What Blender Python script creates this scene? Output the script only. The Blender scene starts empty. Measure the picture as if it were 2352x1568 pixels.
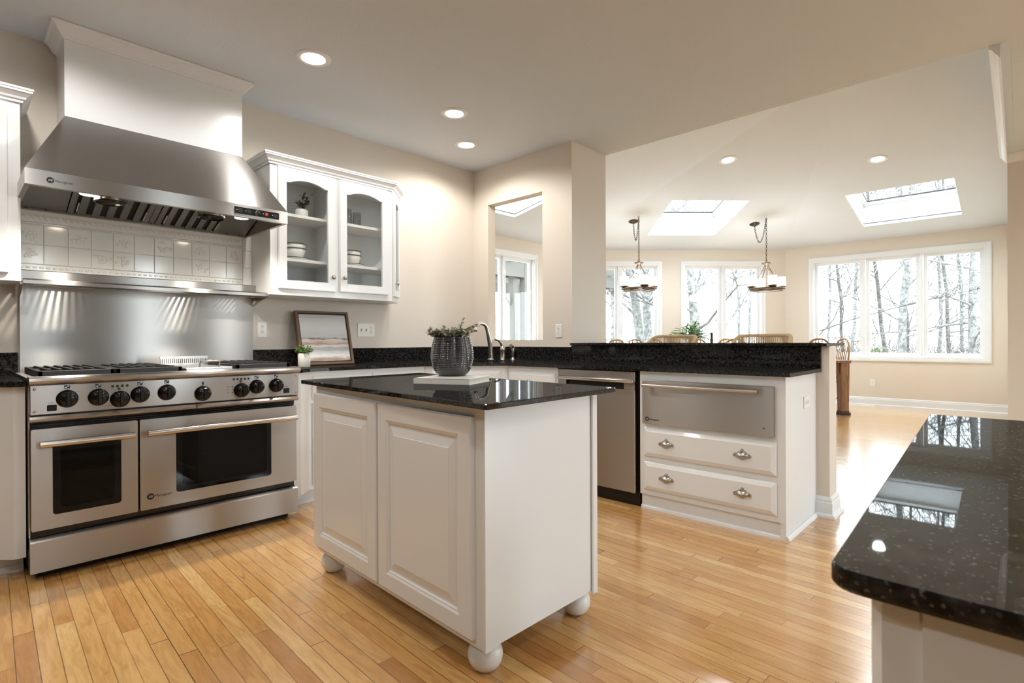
import bpy, bmesh, math, random
from mathutils import Vector, Matrix
from mathutils.geometry import tessellate_polygon

C = bpy.context.scene.collection
SC = bpy.context.scene

# ------------------------------------------------------------------ camera
F_PX = 1229.976
YAW, PITCH, ROLL = (math.radians(a) for a in (43.43017583, -0.12858005, 0.25114144))
EYE = 1.075
sy, cy = math.sin(YAW), math.cos(YAW)
_W = Matrix(((sy, -cy, 0), (0, 0, 1), (cy, sy, 0)))
_P = Matrix(((1, 0, 0), (0, math.cos(PITCH), -math.sin(PITCH)), (0, math.sin(PITCH), math.cos(PITCH))))
_R = Matrix(((math.cos(ROLL), -math.sin(ROLL), 0), (math.sin(ROLL), math.cos(ROLL), 0), (0, 0, 1)))
_M = _R @ _P @ _W
cam = bpy.data.cameras.new('camera')
cam.sensor_width = 36
cam.lens = F_PX * 36 / 2352
cam.clip_start = 0.02
cam.clip_end = 200
cam.dof.use_dof = True
cam.dof.focus_distance = 3.2
cam.dof.aperture_fstop = 10
co = bpy.data.objects.new('camera', cam)
C.objects.link(co)
_rot = Matrix((_M[0], _M[1], -_M[2])).transposed()
co.matrix_world = Matrix.Translation((0, 0, EYE)) @ _rot.to_4x4()
SC.camera = co

# ------------------------------------------------------------------ world, exposure
w = bpy.data.worlds.new('overcast_sky')
SC.world = w
w.use_nodes = True
bg = w.node_tree.nodes['Background']
bg.inputs[0].default_value = (0.84, 0.94, 1.0, 1)
bg.inputs[1].default_value = 8.2
vs = SC.view_settings
vs.view_transform = 'Standard'
vs.look = 'None'
vs.exposure = 0.62
vs.gamma = 1
vs.use_curve_mapping = False
SC.cycles.use_denoising = True
SC.cycles.max_bounces = 9
SC.cycles.diffuse_bounces = 4
SC.cycles.glossy_bounces = 4
SC.cycles.transmission_bounces = 8
SC.cycles.transparent_max_bounces = 16
SC.cycles.sample_clamp_indirect = 8
SC.cycles.caustics_reflective = True
SC.cycles.blur_glossy = 1.0
SC.cycles.caustics_refractive = False
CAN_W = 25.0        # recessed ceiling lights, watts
HOOD_W = 30.0        # range hood bulbs
WARM = (1.0, 0.975, 0.94)
DAY = (0.86, 0.94, 1.0)

# ------------------------------------------------------------------ materials
def srgb(r, g, b):
    f = lambda c: c / 12.92 if c <= 0.04045 else ((c + 0.055) / 1.055) ** 2.4
    return (f(r / 255), f(g / 255), f(b / 255), 1)

def mat(name, col, rough=0.5, metal=0.0, coat=0.0, spec=0.5, bump=None, aniso=0.0, emit=None, trans=0.0, ior=1.45):
    m = bpy.data.materials.new(name)
    m.use_nodes = True
    n = m.node_tree.nodes
    p = n['Principled BSDF']
    p.inputs['Base Color'].default_value = col if len(col) == 4 else (*col, 1)
    p.inputs['Roughness'].default_value = rough
    p.inputs['Metallic'].default_value = metal
    p.inputs['Coat Weight'].default_value = coat
    p.inputs['Coat Roughness'].default_value = 0.08
    p.inputs['Specular IOR Level'].default_value = spec
    p.inputs['Transmission Weight'].default_value = trans
    p.inputs['IOR'].default_value = ior
    if aniso:
        p.inputs['Anisotropic'].default_value = aniso
        p.inputs['Anisotropic Rotation'].default_value = 0.25
        t = n.new('ShaderNodeTangent')
        t.direction_type = 'UV_MAP'
        t.uv_map = 'UVMap'
        m.node_tree.links.new(t.outputs[0], p.inputs['Tangent'])
    if emit:
        p.inputs['Emission Color'].default_value = (*emit[0][:3], 1)
        p.inputs['Emission Strength'].default_value = emit[1]
    if bump:
        scale, strength, dist = bump
        tc = n.new('ShaderNodeTexCoord')
        nz = n.new('ShaderNodeTexNoise')
        nz.inputs['Scale'].default_value = scale
        nz.inputs['Detail'].default_value = 4
        b = n.new('ShaderNodeBump')
        b.inputs['Strength'].default_value = strength
        b.inputs['Distance'].default_value = dist
        l = m.node_tree.links
        l.new(tc.outputs['Object'], nz.inputs['Vector'])
        l.new(nz.outputs[0], b.inputs['Height'])
        l.new(b.outputs[0], p.inputs['Normal'])
    return m

def nodes(m):
    return m.node_tree.nodes, m.node_tree.links, m.node_tree.nodes['Principled BSDF']

M = {}
M['wall'] = mat('beige_wall_paint', srgb(223, 213, 200), 0.6, bump=(220, 0.08, 0.002))
M['taupe'] = mat('taupe_for_reflections', srgb(104, 92, 80), 0.6)  # dark tone chosen for unseen walls to sharpen reflections in the steel
M['ceil'] = mat('ceiling_paint', srgb(213, 219, 226), 0.75, bump=(60, 0.25, 0.004))
M['trim'] = mat('white_trim_paint', srgb(236, 238, 240), 0.3)
M['white'] = mat('white_cabinet_paint', srgb(232, 234, 234), 0.28, coat=0.25)
M['whitein'] = mat('cabinet_interior', srgb(234, 233, 230), 0.5)
M['tile'] = mat('white_glazed_tile', srgb(228, 227, 222), 0.12, coat=0.5)
M['steel'] = mat('brushed_stainless', (0.41, 0.395, 0.375, 1), 0.28, 1.0, aniso=0.97)
M['steelr'] = mat('polished_steel', (0.55, 0.52, 0.48, 1), 0.22, 1.0)
M['nickel'] = mat('brushed_nickel', (0.50, 0.46, 0.41, 1), 0.28, 1.0)
M['pewter'] = mat('aged_pewter', (0.46, 0.44, 0.41, 1), 0.28, 1.0)
M['black'] = mat('black_plastic', (0.006, 0.006, 0.006, 1), 0.16)
M['blackm'] = mat('black_cavity', (0.008, 0.007, 0.006, 1), 0.7)
M['iron'] = mat('cast_iron', (0.03, 0.03, 0.03, 1), 0.5)
M['ovenglass'] = mat('oven_black_glass', (0.004, 0.004, 0.004, 1), 0.06, spec=0.3)
M['bronze'] = mat('dark_bronze', (0.09, 0.065, 0.05, 1), 0.4, 1.0)
M['brass'] = mat('antique_brass', (0.17, 0.125, 0.085, 1), 0.4, 1.0)
M['baffle'] = mat('baffle_steel', (0.20, 0.19, 0.175, 1), 0.35, 1.0)
M['red'] = mat('red_lamp', (0.7, 0.02, 0.01, 1), 0.3, emit=((1, 0.05, 0.02), 0.6))
M['print'] = mat('white_print', (0.7, 0.7, 0.7, 1), 0.5)
M['ink'] = mat('dark_print', (0.02, 0.02, 0.02, 1), 0.45)
M['ceramic'] = mat('white_ceramic', srgb(236, 233, 226), 0.35)
M['plate'] = mat('white_plastic', srgb(240, 238, 232), 0.35)
M['slot'] = mat('socket_slot', (0.05, 0.045, 0.04, 1), 0.6)
M['blueband'] = mat('dark_glaze_band', (0.035, 0.035, 0.045, 1), 0.3)
M['leaf'] = mat('green_leaf', (0.13, 0.27, 0.045, 1), 0.5)
M['leafd'] = mat('dark_leaf', (0.02, 0.05, 0.02, 1), 0.4)
M['leafe'] = mat('eucalyptus_leaf', (0.42, 0.43, 0.33, 1), 0.6)
M['leafp'] = mat('pale_leaf', (0.55, 0.52, 0.38, 1), 0.6)
M['stem'] = mat('plant_stem', (0.10, 0.075, 0.04, 1), 0.7)
M['soil'] = mat('potting_soil', (0.03, 0.022, 0.015, 1), 0.9)
M['rope'] = mat('natural_rope', srgb(196, 172, 135), 0.8)
M['oak'] = mat('honey_oak', srgb(150, 108, 62), 0.45)
M['darkwood'] = mat('dark_brown_wood', srgb(66, 45, 34), 0.45)
M['paper'] = mat('book_paper', srgb(226, 219, 203), 0.7)
M['cover'] = mat('book_cover', srgb(228, 226, 220), 0.4)
M['frame'] = mat('picture_frame_wood', srgb(112, 88, 66), 0.5)
M['candle'] = mat('candle_wax', (0.10, 0.02, 0.02, 1), 0.5)
M['shade'] = mat('frosted_glass_shade', (0.9, 0.86, 0.78, 1), 0.4, emit=((1.0, 0.86, 0.66), 3.5))
M['lamp'] = mat('glowing_lens', (1, 0.95, 0.85, 1), 0.5, emit=((1.0, 0.93, 0.80), 14))
M['lamph'] = mat('glowing_hood_bulb', (1, 0.95, 0.85, 1), 0.5, emit=((1.0, 0.88, 0.68), 20))
M['deck'] = mat('weathered_timber', srgb(92, 90, 86), 0.9, bump=(30, 0.5, 0.01))

def m_granite():
    m = mat('black_granite', (0.01, 0.01, 0.01, 1), 0.02, spec=0.22)
    n, l, p = nodes(m)
    tc = n.new('ShaderNodeTexCoord')
    v = n.new('ShaderNodeTexVoronoi'); v.inputs['Scale'].default_value = 420
    nz = n.new('ShaderNodeTexNoise'); nz.inputs['Scale'].default_value = 75; nz.inputs['Detail'].default_value = 5
    nb = n.new('ShaderNodeTexNoise'); nb.inputs['Scale'].default_value = 22; nb.inputs['Detail'].default_value = 3
    for t in (v, nz, nb):
        l.new(tc.outputs['Object'], t.inputs['Vector'])
    r1 = n.new('ShaderNodeValToRGB')
    e = r1.color_ramp.elements
    e[0].position = 0.42; e[0].color = (0.005, 0.005, 0.005, 1)
    e[1].position = 0.72; e[1].color = (0.036, 0.035, 0.033, 1)
    l.new(nz.outputs[0], r1.inputs[0])
    sep = n.new('ShaderNodeSeparateColor')
    l.new(v.outputs['Color'], sep.inputs[0])
    r2 = n.new('ShaderNodeValToRGB')
    r2.color_ramp.elements[0].position = 0.93; r2.color_ramp.elements[0].color = (0, 0, 0, 1)
    r2.color_ramp.elements[1].position = 0.99; r2.color_ramp.elements[1].color = (1, 1, 1, 1)
    l.new(sep.outputs[0], r2.inputs[0])
    mx = n.new('ShaderNodeMix'); mx.data_type = 'RGBA'
    l.new(r2.outputs[0], mx.inputs[0])
    l.new(r1.outputs[0], mx.inputs[6])
    mx.inputs[7].default_value = (0.10, 0.097, 0.088, 1)
    r3 = n.new('ShaderNodeValToRGB')
    r3.color_ramp.elements[0].position = 0.62; r3.color_ramp.elements[0].color = (0, 0, 0, 1)
    r3.color_ramp.elements[1].position = 0.75; r3.color_ramp.elements[1].color = (1, 1, 1, 1)
    l.new(nb.outputs[0], r3.inputs[0])
    m2 = n.new('ShaderNodeMix'); m2.data_type = 'RGBA'; m2.blend_type = 'ADD'
    l.new(r3.outputs[0], m2.inputs[0])
    l.new(mx.outputs[2], m2.inputs[6])
    m2.inputs[7].default_value = (0.016, 0.014, 0.012, 1)
    # polished stone: a diffuse body under a mirror film whose strength is capped at glancing angles
    d = n.new('ShaderNodeBsdfDiffuse'); l.new(m2.outputs[2], d.inputs[0])
    g = n.new('ShaderNodeBsdfGlossy'); g.inputs['Roughness'].default_value = 0.02
    f = n.new('ShaderNodeFresnel'); f.inputs[0].default_value = 1.45
    mn = n.new('ShaderNodeMath'); mn.operation = 'MINIMUM'; mn.inputs[1].default_value = 0.19
    x = n.new('ShaderNodeMixShader')
    l.new(f.outputs[0], mn.inputs[0]); l.new(mn.outputs[0], x.inputs[0]); l.new(d.outputs[0], x.inputs[1]); l.new(g.outputs[0], x.inputs[2])
    n.remove(p)
    l.new(x.outputs[0], n['Material Output'].inputs[0])
    return m
M['granite'] = m_granite()

def m_floor():
    m = mat('maple_strip_floor', (0.5, 0.3, 0.12, 1), 0.22, coat=1.0)
    n, l, p = nodes(m)
    p.inputs['Coat Roughness'].default_value = 0.17
    tc = n.new('ShaderNodeTexCoord')
    mp = n.new('ShaderNodeMapping'); mp.vector_type = 'POINT'
    mp.inputs['Rotation'].default_value = (0, 0, math.radians(-87.75))
    l.new(tc.outputs['Object'], mp.inputs['Vector'])
    s = n.new('ShaderNodeSeparateXYZ'); l.new(mp.outputs[0], s.inputs[0])
    def mth(op, a, b=None, c=None):
        k = n.new('ShaderNodeMath'); k.operation = op
        for i, x in enumerate((a, b, c)):
            if x is None: continue
            if isinstance(x, (int, float)): k.inputs[i].default_value = x
            else: l.new(x, k.inputs[i])
        return k.outputs[0]
    W, L = 0.0575, 0.72
    row_f = mth('DIVIDE', s.outputs[1], W)
    row = mth('FLOOR', row_f)
    fv = mth('FRACT', row_f)
    wn = n.new('ShaderNodeTexWhiteNoise'); wn.noise_dimensions = '1D'
    l.new(row, wn.inputs['W'])
    rnd = wn.outputs['Value']
    wn2 = n.new('ShaderNodeTexWhiteNoise'); wn2.noise_dimensions = '1D'
    l.new(mth('ADD', row, 71.3), wn2.inputs['W'])
    ln = mth('MULTIPLY_ADD', wn2.outputs['Value'], 0.5, L)
    u = mth('ADD', mth('DIVIDE', s.outputs[0], ln), mth('MULTIPLY', rnd, 9.0))
    col_ = mth('FLOOR', u)
    fu = mth('FRACT', u)
    cmb = n.new('ShaderNodeCombineXYZ'); l.new(row, cmb.inputs[0]); l.new(col_, cmb.inputs[1])
    w3 = n.new('ShaderNodeTexWhiteNoise'); w3.noise_dimensions = '3D'; l.new(cmb.outputs[0], w3.inputs['Vector'])
    ramp = n.new('ShaderNodeValToRGB')
    e = ramp.color_ramp.elements
    e[0].position = 0.0; e[0].color = srgb(178, 126, 68)
    e[1].position = 1.0; e[1].color = srgb(222, 184, 124)
    x = e.new(0.16); x.color = srgb(201, 152, 91)
    x = e.new(0.65); x.color = srgb(210, 165, 103)
    l.new(w3.outputs['Value'], ramp.inputs[0])
    # grain
    g1 = n.new('ShaderNodeCombineXYZ')
    l.new(mth('MULTIPLY', s.outputs[0], 2.2), g1.inputs[0])
    l.new(mth('MULTIPLY', s.outputs[1], 17.0), g1.inputs[1])
    l.new(mth('MULTIPLY', w3.outputs['Value'], 40.0), g1.inputs[2])
    nz = n.new('ShaderNodeTexNoise'); nz.inputs['Scale'].default_value = 2.2; nz.inputs['Detail'].default_value = 6; nz.inputs['Distortion'].default_value = 1.7
    l.new(g1.outputs[0], nz.inputs['Vector'])
    gr = n.new('ShaderNodeValToRGB')
    gr.color_ramp.elements[0].position = 0.3; gr.color_ramp.elements[0].color = (0.80, 0.725, 0.63, 1)
    gr.color_ramp.elements[1].position = 0.60; gr.color_ramp.elements[1].color = (1.03, 1.025, 1.02, 1)
    l.new(nz.outputs[0], gr.inputs[0])
    mul = n.new('ShaderNodeMix'); mul.data_type = 'RGBA'; mul.blend_type = 'MULTIPLY'; mul.inputs[0].default_value = 1.0
    l.new(ramp.outputs[0], mul.inputs[6]); l.new(gr.outputs[0], mul.inputs[7])
    # mineral streaks and small knots, wood figure
    g2 = n.new('ShaderNodeCombineXYZ')
    l.new(mth('MULTIPLY', s.outputs[0], 3.0), g2.inputs[0])
    l.new(mth('MULTIPLY', s.outputs[1], 12.0), g2.inputs[1])
    l.new(mth('MULTIPLY', w3.outputs['Value'], 17.0), g2.inputs[2])
    nk = n.new('ShaderNodeTexNoise'); nk.inputs['Scale'].default_value = 1.6; nk.inputs['Detail'].default_value = 3; nk.inputs['Distortion'].default_value = 2.0
    l.new(g2.outputs[0], nk.inputs['Vector'])
    kr = n.new('ShaderNodeValToRGB')
    kr.color_ramp.elements[0].position = 0.66; kr.color_ramp.elements[0].color = (0, 0, 0, 1)
    kr.color_ramp.elements[1].position = 0.82; kr.color_ramp.elements[1].color = (1, 1, 1, 1)
    l.new(nk.outputs[0], kr.inputs[0])
    kn = n.new('ShaderNodeMix'); kn.data_type = 'RGBA'
    l.new(mth('MULTIPLY', kr.outputs[0], 0.6), kn.inputs[0])
    l.new(mul.outputs[2], kn.inputs[6]); kn.inputs[7].default_value = srgb(128, 76, 36)
    # seams between the strips
    ev = mth('MINIMUM', fv, mth('SUBTRACT', 1.0, fv))
    eu = mth('MINIMUM', fu, mth('SUBTRACT', 1.0, fu))
    seam = mth('MAXIMUM', mth('LESS_THAN', ev, 0.024), mth('LESS_THAN', eu, 0.0014))
    wseam = mth('MULTIPLY', seam, mth('MULTIPLY_ADD', wn2.outputs['Value'], 0.5, 0.42))
    fm = n.new('ShaderNodeMix'); fm.data_type = 'RGBA'
    l.new(wseam, fm.inputs[0]); l.new(kn.outputs[2], fm.inputs[6]); fm.inputs[7].default_value = srgb(70, 38, 16)
    l.new(fm.outputs[2], p.inputs['Base Color'])
    b = n.new('ShaderNodeBump'); b.inputs['Strength'].default_value = 0.12; b.inputs['Distance'].default_value = 0.002
    hh = mth('SUBTRACT', mth('MULTIPLY', nz.outputs[0], 0.25), seam)
    l.new(hh, b.inputs['Height']); l.new(b.outputs[0], p.inputs['Normal'])
    return m
M['floor'] = m_floor()

def m_glass(name, tint=(1, 1, 1), refl=0.08):
    m = bpy.data.materials.new(name); m.use_nodes = True
    n, l = m.node_tree.nodes, m.node_tree.links
    n.remove(n['Principled BSDF'])
    t = n.new('ShaderNodeBsdfTransparent'); t.inputs[0].default_value = (*tint, 1)
    g = n.new('ShaderNodeBsdfGlossy'); g.inputs['Roughness'].default_value = 0.02
    f = n.new('ShaderNodeFresnel'); f.inputs[0].default_value = 1.45
    k = n.new('ShaderNodeMath'); k.operation = 'MULTIPLY'; k.inputs[1].default_value = refl / 0.04 * 0.5
    x = n.new('ShaderNodeMixShader')
    ge = n.new('ShaderNodeNewGeometry')          # one reflection per pane: only the outer face mirrors
    inv = n.new('ShaderNodeMath'); inv.operation = 'SUBTRACT'; inv.inputs[0].default_value = 1.0
    mu = n.new('ShaderNodeMath'); mu.operation = 'MULTIPLY'
    l.new(ge.outputs['Backfacing'], inv.inputs[1])
    l.new(f.outputs[0], k.inputs[0]); l.new(k.outputs[0], mu.inputs[0]); l.new(inv.outputs[0], mu.inputs[1]); l.new(mu.outputs[0], x.inputs[0])
    l.new(t.outputs[0], x.inputs[1]); l.new(g.outputs[0], x.inputs[2])
    l.new(x.outputs[0], n['Material Output'].inputs[0])
    return m
M['glass'] = m_glass('window_glass', (0.97, 0.985, 0.98))
M['cabglass'] = m_glass('cabinet_glass', (0.97, 0.975, 0.975), 0.1)
M['ovenpane'] = m_glass('oven_window_glass', (0.30, 0.28, 0.26), 0.05)
M['smoke'] = m_glass('smoky_tumbler_glass', (0.84, 0.85, 0.87), 0.2)
M['vase'] = mat('smoked_ribbed_glass', (0.030, 0.028, 0.031, 1), 0.09, 0.3, spec=0.9, coat=0.8)

def m_bark(name, c1, c2):
    m = mat(name, c1, 0.9)
    n, l, p = nodes(m)
    tc = n.new('ShaderNodeTexCoord')
    nz = n.new('ShaderNodeTexNoise'); nz.inputs['Scale'].default_value = 9; nz.inputs['Detail'].default_value = 8; nz.inputs['Roughness'].default_value = 0.75
    l.new(tc.outputs['Object'], nz.inputs['Vector'])
    r = n.new('ShaderNodeValToRGB')
    r.color_ramp.elements[0].position = 0.4; r.color_ramp.elements[0].color = c1
    r.color_ramp.elements[1].position = 0.6; r.color_ramp.elements[1].color = c2
    l.new(nz.outputs[0], r.inputs[0]); l.new(r.outputs[0], p.inputs['Base Color'])
    return m
M['bark'] = m_bark('grey_bark', (0.08, 0.079, 0.076, 1), (0.24, 0.237, 0.23, 1))
M['barkd'] = m_bark('brown_bark', (0.045, 0.041, 0.038, 1), (0.13, 0.12, 0.11, 1))
M['twig'] = mat('brush_twigs', (0.12, 0.11, 0.10, 1), 0.9)
M['litter'] = m_bark('leaf_litter', (0.16, 0.14, 0.11, 1), (0.30, 0.27, 0.22, 1))
M['cedar'] = mat('evergreen_needles', (0.16, 0.22, 0.07, 1), 0.8)

def m_wood(name, c1, c2, rough=0.4):
    m = mat(name, c1, rough)
    n, l, p = nodes(m)
    tc = n.new('ShaderNodeTexCoord')
    mp = n.new('ShaderNodeMapping'); mp.inputs['Scale'].default_value = (14, 14, 1.6)
    nz = n.new('ShaderNodeTexNoise'); nz.inputs['Scale'].default_value = 3; nz.inputs['Detail'].default_value = 6; nz.inputs['Distortion'].default_value = 1.2
    l.new(tc.outputs['Object'], mp.inputs[0]); l.new(mp.outputs[0], nz.inputs['Vector'])
    r = n.new('ShaderNodeValToRGB')
    r.color_ramp.elements[0].position = 0.35; r.color_ramp.elements[0].color = c1
    r.color_ramp.elements[1].position = 0.65; r.color_ramp.elements[1].color = c2
    l.new(nz.outputs[0], r.inputs[0]); l.new(r.outputs[0], p.inputs['Base Color'])
    return m
M['tablewood'] = m_wood('brown_table_wood', srgb(118, 86, 60), srgb(160, 124, 92))

def m_canvas():
    m = mat('painted_canvas', (0.7, 0.7, 0.7, 1), 0.7)
    n, l, p = nodes(m)
    tc = n.new('ShaderNodeTexCoord')
    s = n.new('ShaderNodeSeparateXYZ'); l.new(tc.outputs['Generated'], s.inputs[0])
    mp = n.new('ShaderNodeMapping'); mp.inputs['Scale'].default_value = (1.6, 1, 9)
    l.new(tc.outputs['Generated'], mp.inputs[0])
    nz = n.new('ShaderNodeTexNoise'); nz.inputs['Scale'].default_value = 2.4; nz.inputs['Detail'].default_value = 6
    l.new(mp.outputs[0], nz.inputs['Vector'])
    a = n.new('ShaderNodeMath'); a.operation = 'MULTIPLY_ADD'; a.inputs[1].default_value = 0.16; 
    l.new(nz.outputs[0], a.inputs[0]); l.new(s.outputs[2], a.inputs[2])
    r = n.new('ShaderNodeValToRGB')
    e = r.color_ramp.elements
    e[0].position = 0.06; e[0].color = srgb(120, 104, 98)
    e[1].position = 1.0; e[1].color = srgb(204, 203, 202)
    for pos, c in ((0.13, (170, 152, 142)), (0.20, (222, 220, 218)), (0.30, (196, 195, 196)), (0.36, (170, 168, 168)), (0.41, (214, 212, 210)),
                   (0.46, (168, 140, 122)), (0.50, (205, 186, 172)), (0.535, (222, 218, 214)), (0.565, (118, 108, 106)), (0.585, (205, 203, 201)), (0.8, (222, 221, 219))):
        k = e.new(pos); k.color = srgb(*c)
    l.new(a.outputs[0], r.inputs[0]); l.new(r.outputs[0], p.inputs['Base Color'])
    return m
M['canvas'] = m_canvas()

# ------------------------------------------------------------------ mesh helpers
class Fr:
    """local frame: (a, b, c) -> o + a u + b v + c n"""
    def __init__(s, o, u=(1, 0, 0), v=(0, 1, 0), n=(0, 0, 1)):
        s.o, s.u, s.v, s.n = Vector(o), Vector(u), Vector(v), Vector(n)
    def __call__(s, p):
        return s.o + p[0] * s.u + p[1] * s.v + p[2] * s.n

def face_frame(p0, p1, z0=0.0):
    """frame on a vertical plane: u runs p0 -> p1, v up, n = u x v"""
    u = Vector((p1[0] - p0[0], p1[1] - p0[1], 0)).normalized()
    return Fr((p0[0], p0[1], z0), u, (0, 0, 1), u.cross(Vector((0, 0, 1))))

class MB:
    def __init__(s, fr=None):
        s.V, s.F, s.S, s.MI = [], [], [], []
        s.fr, s.mi = fr, 0
    def _add(s, vs, fs, smooth=False):
        k = len(s.V)
        for v in vs:
            s.V.append(s.fr(v) if s.fr else Vector(v))
        for f in fs:
            s.F.append([k + i for i in f]); s.S.append(smooth); s.MI.append(s.mi)
        return s
    def box(s, x0, x1, y0, y1, z0, z1, bev=0.0, seg=1):
        if bev <= 0:
            vs = [(x, y, z) for x in (x0, x1) for y in (y0, y1) for z in (z0, z1)]
            return s._add(vs, [(0, 1, 3, 2), (4, 6, 7, 5), (0, 4, 5, 1), (2, 3, 7, 6), (0, 2, 6, 4), (1, 5, 7, 3)])
        bm = bmesh.new()
        bmesh.ops.create_cube(bm, size=1)
        for v in bm.verts:
            v.co = Vector(((x0 + x1) / 2 + v.co.x * (x1 - x0), (y0 + y1) / 2 + v.co.y * (y1 - y0), (z0 + z1) / 2 + v.co.z * (z1 - z0)))
        bmesh.ops.bevel(bm, geom=list(bm.edges), offset=bev, segments=seg, profile=0.5, affect='EDGES')
        bm.verts.index_update()
        s._add([v.co.copy() for v in bm.verts], [[v.index for v in f.verts] for f in bm.faces], seg > 1)
        bm.free()
        return s
    def loft(s, rings, closed=True, cap0=True, cap1=True, smooth=False, loop=False):
        n = len(rings[0]); vs = [p for r in rings for p in r]; fs = []
        m = n if closed else n - 1
        R = len(rings)
        for i in range(R if loop else R - 1):
            a, b = i * n, ((i + 1) % R) * n
            for j in range(m):
                k = (j + 1) % n
                fs.append((a + j, a + k, b + k, b + j))
        if closed and not loop and not smooth:
            if cap0: fs.append(tuple(range(n - 1, -1, -1)))
            if cap1: fs.append(tuple((R - 1) * n + j for j in range(n)))
        s._add(vs, fs, smooth)
        if closed and not loop and smooth:        # flat caps on vertices of their own
            if cap0: s._add(list(rings[0]), [tuple(range(n - 1, -1, -1))])
            if cap1: s._add(list(rings[-1]), [tuple(range(n))])
        return s
    def prism(s, poly, z0, z1):
        return s.loft([[(x, y, z0) for x, y in poly], [(x, y, z1) for x, y in poly]])
    def lathe(s, c, prof, seg=24, rad=None, axis=None, smooth=True, cap=True):
        """prof: [(r, h)] along axis (default z) from centre c; rad(theta, i) scales the radius"""
        if axis is None: a, b, n = Vector((1, 0, 0)), Vector((0, 1, 0)), Vector((0, 0, 1))
        else:
            n = Vector(axis).normalized()
            a = n.orthogonal().normalized(); b = n.cross(a)
        c = Vector(c); rings = []
        for i, (r, h) in enumerate(prof):
            rr = []
            for k in range(seg):
                t = 2 * math.pi * k / seg
                q = r * (rad(t, i) if rad else 1)
                rr.append(c + a * (q * math.cos(t)) + b * (q * math.sin(t)) + n * h)
            rings.append(rr)
        return s.loft(rings, smooth=smooth, cap0=cap, cap1=cap)
    def cyl(s, p0, p1, r0, r1=None, seg=16, smooth=True):
        p0, p1 = Vector(p0), Vector(p1)
        return s.lathe(p0, [(r0, 0), (r0 if r1 is None else r1, (p1 - p0).length)], seg, axis=p1 - p0, smooth=smooth)
    def tube(s, pts, r, seg=8, closed=False, smooth=True):
        pts = [Vector(p) for p in pts]; n = len(pts); rings = []
        rs = r if isinstance(r, (list, tuple)) else [r] * n
        prev = None
        for i, p in enumerate(pts):
            if closed: t = pts[(i + 1) % n] - pts[i - 1]
            else: t = pts[min(i + 1, n - 1)] - pts[max(i - 1, 0)]
            t.normalize()
            if prev is None: a = t.orthogonal().normalized()
            else:
                a = prev - t * prev.dot(t)
                a = a.normalized() if a.length > 1e-6 else t.orthogonal().normalized()
            prev = a
            b = t.cross(a)
            rings.append([p + (a * math.cos(2 * math.pi * k / seg) + b * math.sin(2 * math.pi * k / seg)) * rs[i] for k in range(seg)])
        return s.loft(rings, smooth=smooth, loop=closed)
    def ball(s, c, r, seg=16, rings=8):
        if not isinstance(r, (tuple, list)): r = (r, r, r)
        rr = []
        for i in range(rings + 1):
            t = math.pi * i / rings; q = max(math.sin(t), 0.02)
            rr.append([(c[0] + r[0] * q * math.cos(2 * math.pi * k / seg), c[1] + r[1] * q * math.sin(2 * math.pi * k / seg), c[2] - r[2] * math.cos(t)) for k in range(seg)])
        return s.loft(rr, smooth=True)
    def slab(s, outer, holes, fr, c0, c1):
        """flat plate with holes: 2-D outlines in frame fr, extruded from c0 to c1 along its normal"""
        old, s.fr = s.fr, fr
        loops = [outer] + list(holes)
        pts = [p for lp in loops for p in lp]
        tri = tessellate_polygon([[Vector((p[0], p[1], 0)) for p in lp] for lp in loops])
        n = len(pts)
        vs = [(p[0], p[1], c0) for p in pts] + [(p[0], p[1], c1) for p in pts]
        fs = []
        for t in tri:
            a, b, c = (pts[i] for i in t)
            if (b[0] - a[0]) * (c[1] - a[1]) - (b[1] - a[1]) * (c[0] - a[0]) < 0: t = t[::-1]
            fs.append(tuple(n + i for i in t)); fs.append(tuple(reversed(t)))
        k = 0
        for li, lp in enumerate(loops):
            area = sum(lp[i][0] * lp[(i + 1) % len(lp)][1] - lp[(i + 1) % len(lp)][0] * lp[i][1] for i in range(len(lp)))
            ccw = area > 0
            if li: ccw = not ccw
            for i in range(len(lp)):
                j = (i + 1) % len(lp)
                q = (k + i, k + j, n + k + j, n + k + i)
                fs.append(q if ccw else q[::-1])
            k += len(lp)
        s._add(vs, fs); s.fr = old
        return s
    def rings(s, w, h, prof, fr):
        """raised panel: concentric rectangles, prof = [(inset, height)], on a w x h face in frame fr"""
        old, s.fr = s.fr, fr
        rr = [[(i, i, c), (w - i, i, c), (w - i, h - i, c), (i, h - i, c)] for i, c in prof]
        s.loft(rr); s.fr = old
        return s
    def sweep(s, path, prof, closed=False):
        """sweep a profile [(out, up)] along a horizontal path [(x, y, z)], mitred; out is to the right of travel"""
        P = [Vector(p) for p in path]; n = len(P); rr = []
        for i in range(n):
            d = []
            if i > 0 or closed: d.append((P[i] - P[i - 1]).normalized())
            if i < n - 1 or closed: d.append((P[(i + 1) % n] - P[i]).normalized())
            rt = [Vector((q.y, -q.x, 0)) for q in d]
            if len(rt) == 2:
                m = (rt[0] + rt[1]).normalized(); m = m / max(m.dot(rt[0]), 0.2)
            else: m = rt[0]
            rr.append([P[i] + m * a + Vector((0, 0, b)) for a, b in prof])
        return s.loft(rr, loop=closed)
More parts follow.
